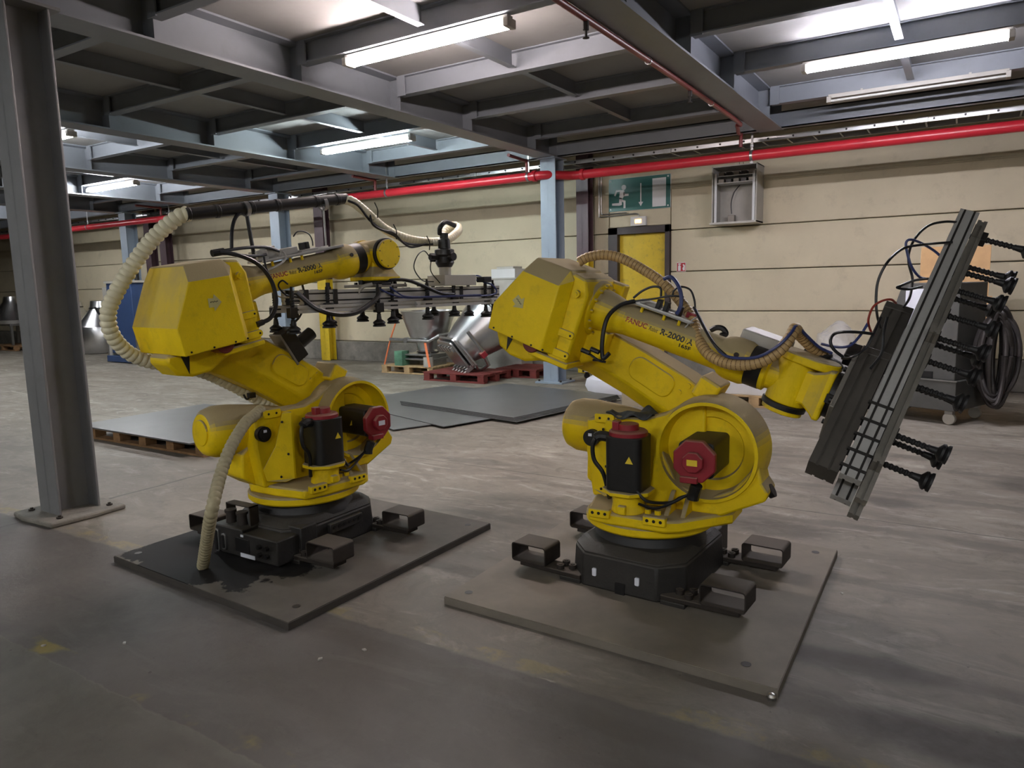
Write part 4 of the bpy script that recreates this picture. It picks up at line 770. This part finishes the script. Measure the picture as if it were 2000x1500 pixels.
# ================================================================== PALLETS, SHEETS, HOPPERS
def pallet(label, x0, y0, w_, d_, m, rz=0, h=.144, nb=5, nblk=3, group='pallets'):
    t = thing('pallet', label, 'pallet', (x0+w_/2, y0+d_/2, 0), rz, group); X, Y = w_/2, d_/2
    bw = .145 if nb <= 5 else d_/nb*.72
    for i in range(nb): y = -Y+bw/2+(d_-bw)*i/(nb-1); MB().b2((-X, y-bw/2, h-.022), (X, y+bw/2, h)).build('plank', m, t, bevel=.003)
    for i in range(nblk):
        x = -X+.07+(w_-.14)*i/(nblk-1)
        MB().b2((x-.06, -Y, h-.044), (x+.06, Y, h-.022)).build('stringer', m, t, bevel=.003)
        for y in (-Y+.06, 0, Y-.06): MB().b2((x-.06, y-.06, .022), (x+.06, y+.06, h-.044)).build('block', m, t, bevel=.003)
    for y in (-Y+.05, 0, Y-.05): MB().b2((-X, y-.05, 0), (X, y+.05, .022)).build('bottom_plank', m, t, bevel=.003)
    return t
pallet('pale new wooden pallet under the upright steel hopper', -9.02, 9.9, 1.2, .8, WOOD); pallet('red-painted pallet under the tilted steel hopper', -7.58, 9.33, 1.22, .82, WOODR)
pallet('red-painted pallet mostly hidden behind the tilted hopper', -6.72, 10.22, .8, .8, WOODR)
pallet('long brown wooden pallet under the grey sheet left of the robots', -7.98, 4.08, 2.0, 1.45, WOODD, h=.125, nb=7, nblk=5)
def sheet(corners, z, label, th=.01, m=GALV):
    c = Vector((sum(p[0] for p in corners)/4, sum(p[1] for p in corners)/4, z)); o = MB().prism([(p[0]-c.x, p[1]-c.y) for p in corners], 0, th, 'z').build('metal_sheet', m, smooth=0); o.location = c; return tag(o, label, 'sheet', 'galvanised sheets')
def quad(x, y, w_, d_, a): 
    ca, sa = cos(R(a)), sin(R(a)); return [(x, y), (x+w_*ca, y+w_*sa), (x+w_*ca-d_*sa, y+w_*sa+d_*ca), (x-d_*sa, y+d_*ca)]
sheet(quad(-8.14, 4.05, 2.05, 1.55, -1), .125, 'large pale galvanised sheet lying on the brown pallet on the left', .014)
sheet(quad(-7.2, 6.95, 2.0, 2.05, -12), .0, 'galvanised sheet lowest on the floor behind the left robot', .012); sheet(quad(-6.75, 6.55, 1.75, 2.0, -25), .0125, 'slightly turned galvanised sheet half under the main sheet stack', .01); sheet(quad(-6.5, 6.72, 1.85, 2.0, -18), .023, 'thin galvanised sheet with its left corner sticking out of the stack', .008)
for i, dx in enumerate((.10, .06, .03, .0)):
    sheet(quad(-6.18+dx*.6, 7.11-dx*.5, 2.02, 2.02, -11+dx*4), .0315+i*.011, ('lowest sheet of the main stack in front of the red pallet', 'second sheet from the bottom of the main stack', 'sheet just beneath the top of the main stack', 'top galvanised sheet of the main stack before the red pallet')[i], .010)

def frame_tubes(T, pts, r, m, nm, t): return MB(T).tube(pts, r, n=10, sub=0).build(nm, m, t)
# upright hopper
O = Vector((-8.2, 10.3, .144)); t = thing('steel_hopper', 'upright stainless steel hopper wider at the top on the pale pallet', 'hopper', O, 0, 'steel hoppers')
MB().lathe((0, 0, .50), (0, 0, 1), [(0, .34), (.46, .50), (.465, .53), (.475, .53), (.475, .49), (.1, .36)], 40, False).build('cone', STN, t, smooth=50); MB().lathe((-.06, 0, .22), (0, 0, 1), [(0, .17), (.02, .20), (.05, .17), (.22, .20), (.28, .34)], 28).build('neck', STN, t, smooth=40)
MB().tube([(-.62, -.35, .47), (.28, -.35, .45), (.45, -.30, .55), (.5, .2, .58)], .03, n=10, sub=0).build('handle_bar', STL, t); MB().cyl((-.24, -.385, .46), (-.24, -.31, .46), .05, n=14).build('bar_joint', STL, t)
for z in (.18, .10): MB().b2((-.40, -.3, z), (.26, .2, z+.03)).build('slide_plate', STL, t, bevel=.004)
for x in (-.36, .22): MB().b2((x-.02, -.28, 0), (x+.02, .18, .2)).build('leg', STL, t)
MB().b2((-.16, -.1, .0), (.1, .15, .24)).build('gate_box', ALUD, t, bevel=.01)
o = MB(Matrix.Translation((-8.62, 10.02, .144))).b2((-.09, -.1, 0), (.09, .1, .26)).b2((-.09, -.103, .04), (.09, -.1, .14)).build('canister', mat('canister_green_white', (.12, .28, .18), .5, var=.5, scale=3)); tag(o, 'small green and white canister on the pale pallet', 'canister')
o = MB(Matrix.Translation((-7.98, 9.98, .144))).lathe((0, 0, 0), (0, 0, 1), [(0, .09), (.17, .09), (.172, .08), (.02, .075)], 22, False).build('grey_bucket', LGREY); tag(o, 'small grey bucket on the front edge of the pale pallet', 'bucket')
o = MB().tube([(-8.98, 9.95, .15), (-8.86, 10.0, .6), (-8.70, 10.05, 1.02)], .014, n=6, sub=2).build('strap', ORNG); tag(o, 'orange strap from the pale pallet up to the upright hopper rim', 'strap')
o = MB().bar((-7.86, 9.86, .15), (-8.02, 9.95, .60), .05, .006, (0, 1, 0)).build('strap', ORNG); tag(o, 'orange ratchet strap down to the pale pallet right edge', 'strap')
# tilted hopper
pN = Vector((-7.02, 9.62, .52)); pW = Vector((-6.66, 10.15, 1.0)); dv = (pW-pN).normalized(); t = thing('steel_hopper', 'big stainless steel hopper tilted over on the red pallet', 'hopper', (-6.95, 9.75, .144), 0, 'steel hoppers'); T = Matrix.Translation((6.95, -9.75, -.144))
MB(T).lathe(pN, dv, [(0, .30), (.15, .35), (.72, .52), (.73, .545), (.75, .545), (.74, .50), (.2, .36)], 44, False).build('cone', STN, t, smooth=50)
sd_ = dv.cross(Vector((0, 0, 1))).normalized(); up_ = sd_.cross(dv)
S = Matrix((sd_, up_, dv)).transposed().to_4x4(); S.translation = pN; S = T @ S
MB(S).prism(roundrect(.72, .60, .05), -.10, -.06, 'z').build('gate_plate', STN, t, bevel=.004); MB(S).prism(roundrect(.66, .54, .05), -.16, -.13, 'z').build('gate_plate', STL, t, bevel=.004); MB(S).lathe((0, 0, -.07), (0, 0, 1), [(0, .27), (.1, .31)], 32).build('collar', STN, t)
for x in (-.28, -.14, 0, .14, .28):
    MB(S).b2((x-.03, -.32, -.22), (x+.03, -.24, -.05)).build('clamp', STL, t, bevel=.006); MB(S).cyl((x, -.28, -.22), (x, -.28, -.27), .018, n=8).build('clamp_screw', STL, t)
    MB(S).b2((x-.03, .10, -.20), (x+.03, .20, -.12)).build('clamp', STL, t, bevel=.006)
MB(S).tube([(-.5, -.40, .12), (-.42, -.44, .02), (.25, -.44, .02), (.48, -.38, .1), (.62, -.1, .12), (.62, .3, .12)], .030, n=10, sub=0).build('handle_bar', STL, t); MB(S).tube([(-.40, -.36, -.05), (.34, -.36, -.05), (.42, -.26, -.05), (.42, .24, -.05)], .018, n=8, sub=0).build('guide_rail', STN, t); MB(S).tube([(-.62, .1, .2), (-.62, -.25, .2), (-.5, -.42, .15)], .03, n=10, sub=0).build('handle_bar', STL, t)
MB(S).b2((.56, -.2, .05), (.66, -.1, .15)).build('knob', REDC, t, bevel=.01)
# boxes behind the hoppers
t = thing('grey_cabinet', 'pale grey machine cabinet behind the tilted hopper', 'cabinet', (-6.98, 11.08, 0)); MB().b2((-.38, -.2, .03), (.38, .2, 1.64)).build('body', LGREY, t, bevel=.01); MB().b2((-.39, -.21, 1.64), (.39, .21, 1.665)).build('lid', LGREY, t, bevel=.004); MB().b2((-.36, -.18, 0), (.36, .18, .04)).build('plinth', BLK, t)
t = thing('white_box', 'white box standing on top of the pale grey cabinet', 'box', (-6.96, 11.08, 1.665)); MB().b2((-.25, -.18, 0), (.25, .18, .16)).build('body', WHT, t, bevel=.006); MB().b2((-.15, -.15, .16), (.2, .15, .20)).build('lid', LGREY, t, bevel=.006)

# ================================================================== WALL FITTINGS
t = thing('exit_sign', 'green emergency exit sign with running figure, down arrow and white door', 'sign', (-4.635, 11.5, 2.985)); MB().b2((-.535, -.03, -.262), (.535, -.022, .262)).build('panel', GREEN, t); 
MB().b2((-.54, -.022, -.267), (.54, .0, .267)).build('border', SIGNW, t)
def flat(poly, nm='pictogram', m=SIGNW): return MB().prism(poly, -.0335, -.0298, 'y').build(nm, m, t, smooth=0)
flat([(.235, -.235), (.465, -.235), (.465, .215), (.235, .215)], 'white_door'); flat([(.025, .16), (.045, .16), (.045, -.14), (.075, -.14), (.035, -.21), (-.005, -.14), (.025, -.14)], 'arrow')
flat([(-.265+.042*cos(i*pi/8), .118+.042*sin(i*pi/8)) for i in range(16)], 'figure_head'); flat([(-.33, .075), (-.26, .075), (-.245, .0), (-.29, -.07), (-.345, -.07), (-.345, -.03)], 'figure_body')
for pl in ([(-.44, -.005), (-.415, -.015), (-.385, .05), (-.33, .05), (-.32, .08), (-.405, .08)], [(-.265, .045), (-.24, .01), (-.18, .01), (-.18, -.025), (-.255, -.025), (-.275, .0)], [(-.345, -.04), (-.30, -.05), (-.30, -.165), (-.345, -.175), (-.475, -.165), (-.475, -.13), (-.35, -.13)], [(-.30, -.06), (-.28, -.085), (-.235, -.10), (-.235, -.22), (-.27, -.22), (-.27, -.125), (-.32, -.10)]): flat(pl, 'figure_limb')
for x in (-.50, .50):
    for z in (-.23, .23): MB().cyl((x, -.03, z), (x, -.036, z), .013, n=12).build('screw', SIGNW, t)
t = thing('emergency_lamp', 'small white emergency lamp glowing orange above the yellow door', 'lamp', (-4.635, 11.5, 2.535)); MB().b2((-.135, -.06, -.075), (.135, 0, .075)).build('case', WHT, t, bevel=.006); MB().b2((-.055, -.066, -.03), (.055, -.058, .03)).build('indicator', emis('indicator_orange', (1, .42, .06), 3.0), t, bevel=.004)
o = MB(Matrix.Translation((0, 11.47, 0))).tube([(-5.35, 0, 3.3), (-5.35, 0, 2.70), (-5.33, 0, 2.66), (-5.28, 0, 2.645), (-4.78, 0, 2.66), (-4.68, 0, 2.66), (-4.64, 0, 2.64), (-4.635, 0, 2.61)], .011, n=8, sub=3).build('conduit', STL); tag(o, 'thin steel conduit bending under the exit sign to the emergency lamp', 'conduit')
o = MB(Matrix.Translation((0, 11.47, 0))).tube([(-5.31, 0, 3.3), (-5.31, 0, 2.74), (-5.29, 0, 2.70), (-5.25, 0, 2.685), (-4.85, 0, 2.69)], .010, n=8, sub=3).build('conduit', STL); tag(o, 'inner of the two thin steel conduits beside the purple post', 'conduit')
t = thing('extinguisher_sign', 'small red fire extinguisher sign right of the yellow door', 'sign', (-3.915, 11.5, 1.765)); MB().b2((-.075, -.008, -.075), (.075, 0, .075)).build('panel', SIGNW, t); MB().b2((-.069, -.0095, -.069), (.069, -.008, .066)).build('red_field', SIGNR, t)
def flat2(poly): MB().prism(poly, -.0115, -.009, 'y').build('pictogram', SIGNW, t, smooth=0)
flat2([(-.05, -.06), (-.008, -.06), (-.008, .015), (-.02, .03), (-.038, .03), (-.05, .015)]); flat2([(-.05, .035), (-.012, .035), (.0, .055), (-.045, .06)]); flat2([(.03, -.055), (.06, -.055), (.062, .02), (.045, .045), (.025, .035), (.04, .01), (.022, -.02)])
t = thing('wall_cabinet', 'open grey wall cabinet with wiring racks inside above the right robot', 'cabinet', (-2.98, 11.5, 2.80)); cw, ch, cdp = .33, .42, .42
MB().b2((-cw, -cdp, -ch), (-cw+.015, 0, ch)).build('side', LGREY, t); MB().b2((cw-.015, -cdp, -ch), (cw, 0, ch)).build('side', LGREY, t); MB().b2((-cw, -cdp, ch-.015), (cw, 0, ch)).build('top', LGREY, t); MB().b2((-cw-.02, -cdp-.03, -ch-.01), (cw, 0, -ch+.02)).build('bottom', LGREY, t); MB().b2((-cw+.015, -.02, -ch+.02), (cw-.015, 0, ch-.015)).build('back', LGREY, t)
for x in (-cw+.05, cw-.05): MB().b2((x-.018, -cdp+.02, -ch+.02), (x+.018, -cdp+.035, ch-.1)).build('rack_strip', WHT, t)
for z in (.20, .30):
    rk = MB().b2((-cw+.05, -cdp+.03, z-.03), (cw-.05, -.1, z-.02)).build('shelf', WHT, t)
    for i in range(5): MB().b2((-.24+i*.11, -cdp+.03, z-.02), (-.16+i*.11, -.15, z+.03)).build('terminal', BLK if i % 2 else ALUD, t, bevel=.003)
MB().tube([(.0, -.1, .16), (-.08, -.12, .05), (-.12, -.12, -.1), (-.11, -.12, -.26)], .008, n=7).build('wire', BLKH, t); MB().b2((-.16, -.16, -.40), (-.06, -.06, -.28)).build('plug_box', ALUD, t, bevel=.006)
MB().tube([(.02, -.2, .42), (.0, -.2, .60)], .004, n=6, sub=0).tube([(.08, -.2, .42), (.05, -.2, .60)], .004, n=6, sub=0).build('wire', BLKH, t)

# ================================================================== CART AND CRATE ON THE RIGHT
cp = atz(1897, 815, .13); ang = R(-24); t = thing('equipment_cart', 'dark grey wheeled equipment cart with a taped white sheet of paper', 'cart', (-.30, 9.05, 0), ang); 
MB().b2((-.44, -.36, .15), (.46, .36, .46)).build('lower_box', CARTG, t, bevel=.006); MB().prism([(-.34, .46), (.42, .46), (.42, 1.46), (-.16, 1.46), (-.34, .9)], -.30, .30, 'y').build('cabinet', CARTG, t, bevel=.008); MB().b2((-.45, -.37, .455), (.47, -.34, .468)).build('edge_strip', STL, t)
MB().b2((-.15, -.312, .47), (.2, -.30, .54)).build('vent_slot', BLK, t); MB().b2((-.12, -.304, 1.02), (.21, -.3005, 1.40)).build('paper_sheet', PAPER, t)
for x in (-.36, .38):
    for y in (-.28, .28):
        cs = MB().b2((x-.04, y-.03, .11), (x+.04, y+.03, .15)).build('caster_fork', STL, t, bevel=.004); MB().cyl((x, y-.02, .062), (x, y+.02, .062), .062, n=20).build('wheel', LGREY, cs, bevel=.004)
HOSEK = mat('hose_black_dusty', (.03, .026, .025), .5, var=.2, scale=8)
t = thing('hose_coil', 'thick coil of black hose hanging on the right side of the dark cart', 'hose', (.33, 8.86, .72)); 
for i in range(18):
    a = random.uniform(-.09, .09); w_ = random.uniform(.05, .24); h_ = random.uniform(.36, .48); yy = -.18+i*.02
    MB().tube([(a*.4+w_*.85*cos(j*pi/10), yy+.03*sin(j*1.1+i), h_*sin(j*pi/10)*(1 if sin(j*pi/10) > 0 else 1.12)) for j in range(21)], .022, n=8, sub=3).build('hose_loop', HOSEK, t)
t = thing('plywood_crate', 'pale plywood crate standing behind the dark cart', 'crate', (-.12, 10.35, 0)); MB().b2((-.36, -.06, .1), (.36, .02, 1.88)).build('front_panel', PLY, t, bevel=.003); MB().b2((-.36, .02, .1), (.36, .55, 1.1)).build('box', PLY, t, bevel=.003); MB().b2((.28, -.09, .1), (.40, -.06, 1.28)).build('batten', PLY, t, bevel=.003); MB().b2((-.38, -.1, 0), (.4, .57, .1)).build('skid', WOOD, t, bevel=.003); MB().b2((.05, -.065, 1.68), (.16, -.0605, 1.78)).build('label_sheet', PAPER, t)

# ================================================================== THINGS BEHIND THE RIGHT ROBOT
t = thing('white_trolley', 'low white trolley on small casters beside the blue-grey column', 'trolley', (-4.72, 10.75, 0)); MB().b2((-.5, -.25, .28), (.5, .25, .33)).b2((-.5, -.25, .11), (.5, .25, .15)).b2((-.5, -.25, .11), (-.46, .25, .33)).b2((.46, -.25, .11), (.5, .25, .33)).build('frame', WHT, t, bevel=.004, ); MB().b2((-.46, -.2, .15), (.46, .22, .28)).build('battery_tray', BLK, t)
for x in (-.44, .44):
    for y in (-.2, .2): MB().cyl((x, y-.015, .045), (x, y+.015, .045), .045, n=14).b2((x-.02, y-.022, .05), (x+.02, y+.022, .11)).build('caster', BLK, t)
t = thing('cable_reel', 'white plastic reel lying on a white sack behind the right robot', 'reel', (-4.12, 9.45, .26)); MB().ring((0, 0, 0), (0, 0, 1), .10, .22, .02, 28).build('rim', WHT, t); MB().ring((0, 0, .08), (0, 0, 1), .10, .22, .02, 28).build('rim', WHT, t); MB().cyl((0, 0, .02), (0, 0, .08), .1, n=20).build('hub', LGREY, t)
o = MB(Matrix.Translation((-4.1, 9.45, 0))).loft([[(.48*s*cos(i*pi/8)*(1+.1*sin(i*3)), .34*s*sin(i*pi/8)*(1+.08*cos(i*2)), z) for i in range(16)] for z, s in ((0, .92), (.08, 1), (.18, .95), (.25, .7), (.26, .3))]).build('white_sack', PAPER, bevel=0); tag(o, 'lumpy white sack lying under the reel', 'sack')
t = thing('cardboard_box', 'beige cardboard box on the floor behind the right robot arm', 'box', (-3.32, 8.55, 0)); MB().b2((-.28, -.2, 0), (.28, .2, .52)).build('body', mat('cardboard', (.36, .31, .22), .8, var=.08, scale=5), t, bevel=.004); MB().b2((-.28, -.2, .52), (.28, .0, .525)).build('flap', mat('cardboard', (1, 1, 1)), t)
o = MB(Matrix.Translation((-3.52, 9.05, .12))).lathe((0, -.2, 0), (0, 1, 0), [(0, .05), (0, .12), (.4, .12), (.4, .05)], 20).build('paper_roll', LGREY); tag(o, 'grey roll lying beside the beige box', 'roll')
pallet('wooden pallet carrying film-wrapped goods behind the right robot drum', -2.6, 8.85, 1.0, .8, WOOD); 
t = thing('wrapped_load', 'white boxes loosely wrapped in clear film on the pallet behind the right robot', 'load', (-2.05, 9.25, .144))
MB().b2((-.5, -.36, 0), (.4, .3, .17)).build('white_board', WHT, t, bevel=.006); MB().b2((-.1, -.1, .17), (.35, .3, .42)).build('white_carton', WHT, t, bevel=.006)
def blob(c, rx, ry, rz_, seed, m, nm, parent):
    bm = bmesh.new(); bmesh.ops.create_icosphere(bm, subdivisions=4, radius=1); rnd = random.Random(seed); ph_ = [rnd.uniform(0, 6) for _ in range(9)]
    for v_ in bm.verts:
        q = v_.co; k_ = 1+.10*sin(5*q.x+ph_[0])*cos(4*q.y+ph_[1])+.07*sin(9*q.z+ph_[2]+3*q.x)+.05*sin(14*q.y+ph_[3]+5*q.z); v_.co = Vector((c[0]+q.x*rx*k_, c[1]+q.y*ry*k_, c[2]+q.z*rz_*k_))
    me = bpy.data.meshes.new(nm); bm.to_mesh(me); bm.free(); me.materials.append(m)
    for p in me.polygons: p.use_smooth = True
    o = bpy.data.objects.new(nm, me); COL.objects.link(o); o.parent = parent; return o
blob((-.25, .0, .22), .28, .26, .2, 3, FILM, 'film_bundle', t); blob((.78, .1, .48), .24, .24, .36, 5, FILM, 'film_bundle', t)

# ================================================================== MACHINES AT THE FAR LEFT
t = thing('steel_drum', 'silver drum with a conical shoulder against the far left wall', 'drum', (-19.6, 10.66, 0)); MB().lathe((0, 0, .01), (0, 0, 1), [(0, .60), (.03, .62), (.68, .60), (.70, .59), (1.15, .26), (1.18, .25), (1.36, .23), (1.37, .2)], 44).build('body', STN, t, smooth=40); MB().ring((0, 0, 1.17), (0, 0, 1), .25, .275, .03, 36).build('clamp_band', BLK, t); MB().b2((-.36, -.1, 1.16), (-.26, .0, 1.24)).build('latch', STL, t, bevel=.006); MB().tube([(.2, -.25, 1.2), (.45, -.3, 1.05), (.62, -.25, .9)], .025, n=8).build('hose', BLKH, t)
t = thing('steel_drum', 'pale conical drum half hidden behind the foreground column', 'drum', (-21.2, 10.72, 0)); MB().lathe((0, 0, .01), (0, 0, 1), [(0, .55), (.7, .56), (1.2, .28), (1.34, .26)], 36).build('body', STN, t, smooth=40); MB().ring((0, 0, 1.2), (0, 0, 1), .27, .30, .03, 36).build('clamp_band', BLK, t)
t = thing('blue_machine', 'dark blue machine cabinet with control strip behind the cream hose', 'machine', (-15.95, 9.45, 0)); MB().b2((-.46, -.35, .22), (.5, .35, 1.78)).build('cabinet', BLUE, t, bevel=.008); MB().b2((-.62, -.40, .02), (.62, .40, .16)).build('skid', BLUE, t, bevel=.01); MB().b2((-.62, -.36, .16), (-.47, -.2, 1.70)).build('control_strip', LGREY, t, bevel=.004); MB().b2((-.57, -.375, 1.0), (-.52, -.36, 1.06)).build('stop_button', REDC, t, bevel=.006); MB().b2((-.5, -.38, 1.78), (.55, .38, 1.83)).build('top_plate', LGREY, t, bevel=.004)
MB().tube([(-.2, 0, 1.83), (-.2, 0, 1.95), (-.12, 0, 2.0), (.0, 0, 2.0)], .035, n=10).build('outlet_pipe', STL, t); MB().tube([(.35, -.1, 1.83), (.35, -.1, 2.2), (.40, -.1, 2.32), (.55, -.1, 2.38)], .05, n=10).build('outlet_pipe', BLK, t)
for x in (-.58, .55): MB().b2((x-.02, -.37, .16), (x+.02, -.33, .75)).build('guard_post', STL, t)
t = thing('white_valve', 'white valve assembly with hoses left of the blue machine', 'valve', (-17.0, 9.6, 0)); MB().b2((-.03, -.03, 0), (.03, .03, 1.2)).build('stand', STL, t); MB().b2((-.15, -.1, 1.2), (.13, .1, 1.62)).build('body', WHT, t, bevel=.02); MB().lathe((-.02, 0, 1.62), (0, 0, 1), [(0, .06), (.08, .09), (.1, .05), (.14, .1), (.16, .04)], 12).build('head', BLK, t)
pallet('dark pallet with a yellow corner under the far left hopper', -24.4, 9.9, 1.6, .9, WOODD)
t = thing('steel_hopper', 'grey conical hopper on a stand at the left edge beyond the column', 'hopper', (-23.75, 10.35, .144), 0, 'steel hoppers'); MB().lathe((0, 0, .62), (0, 0, 1), [(0, .62), (.1, .64), (.62, .22), (.78, .2)], 36).build('cone', STN, t, smooth=40)
for x in (-.5, .5):
    for y in (-.3, .3): MB().b2((x-.03, y-.03, 0), (x+.03, y+.03, .64)).build('leg', STL, t)
MB().b2((-.55, -.35, .56), (.55, .35, .62)).build('frame', STL, t, bevel=.004)
t = thing('steel_hopper', 'white-lined funnel seen past the left edge of the foreground column', 'hopper', (-22.4, 10.5, .0), 0, 'steel hoppers'); MB().lathe((0, 0, .80), (0, 0, 1), [(0, .06), (.55, .42), (.62, .43), (.64, .4), (.1, .07)], 30, False).build('funnel', STN, t, smooth=40); MB().tube([(.0, -.3, 1.4), (.1, -.36, 1.5), (.25, -.3, 1.35), (.42, -.2, 1.2)], .02, n=8).build('hose', BLKH, t)
for x in (-.3, .3): MB().b2((x-.03, -.03, 0), (x+.03, .03, 1.1)).build('leg', STL, t)

# ================================================================== LITTER ON THE FLOOR
o = MB(Matrix.Translation(atz(1507, 1368, .0))).lathe((0, 0, 0), (0, 0, 1), [(0, .004), (.004, .012), (.016, .016), (.026, .012), (.03, .003)], 14).build('ball_bearing', STN); tag(o, 'small shiny steel ball on the floor at the right plate corner', 'ball')
for i, (x, y, s, lab) in enumerate(((712, 1270, .011, 'white paint flake on the dark aisle between the plates'), (625, 1288, .013, 'pale chip on the aisle below the left plate corner'), (243, 1257, .011, 'pale crumb on the floor at far left of the aisle'), (85, 1262, .010, 'white speck on the aisle edge at the left'), (1645, 1160, .009, 'small white chip right of the dusty plate'), (1035, 800, .03, 'scrap of dark metal near the sheet stack'))):
    p = atz(x, y, .0); o = MB(Matrix.Translation(p) @ Matrix.Rotation(i*1.3, 4, 'Z')).prism([(-s, -s*.4), (s*.6, -s*.6), (s, s*.2), (-s*.2, s*.6)], 0, .006, 'z').build('debris_chip', LGREY if i != 5 else RUST); tag(o, lab, 'debris', 'floor litter')
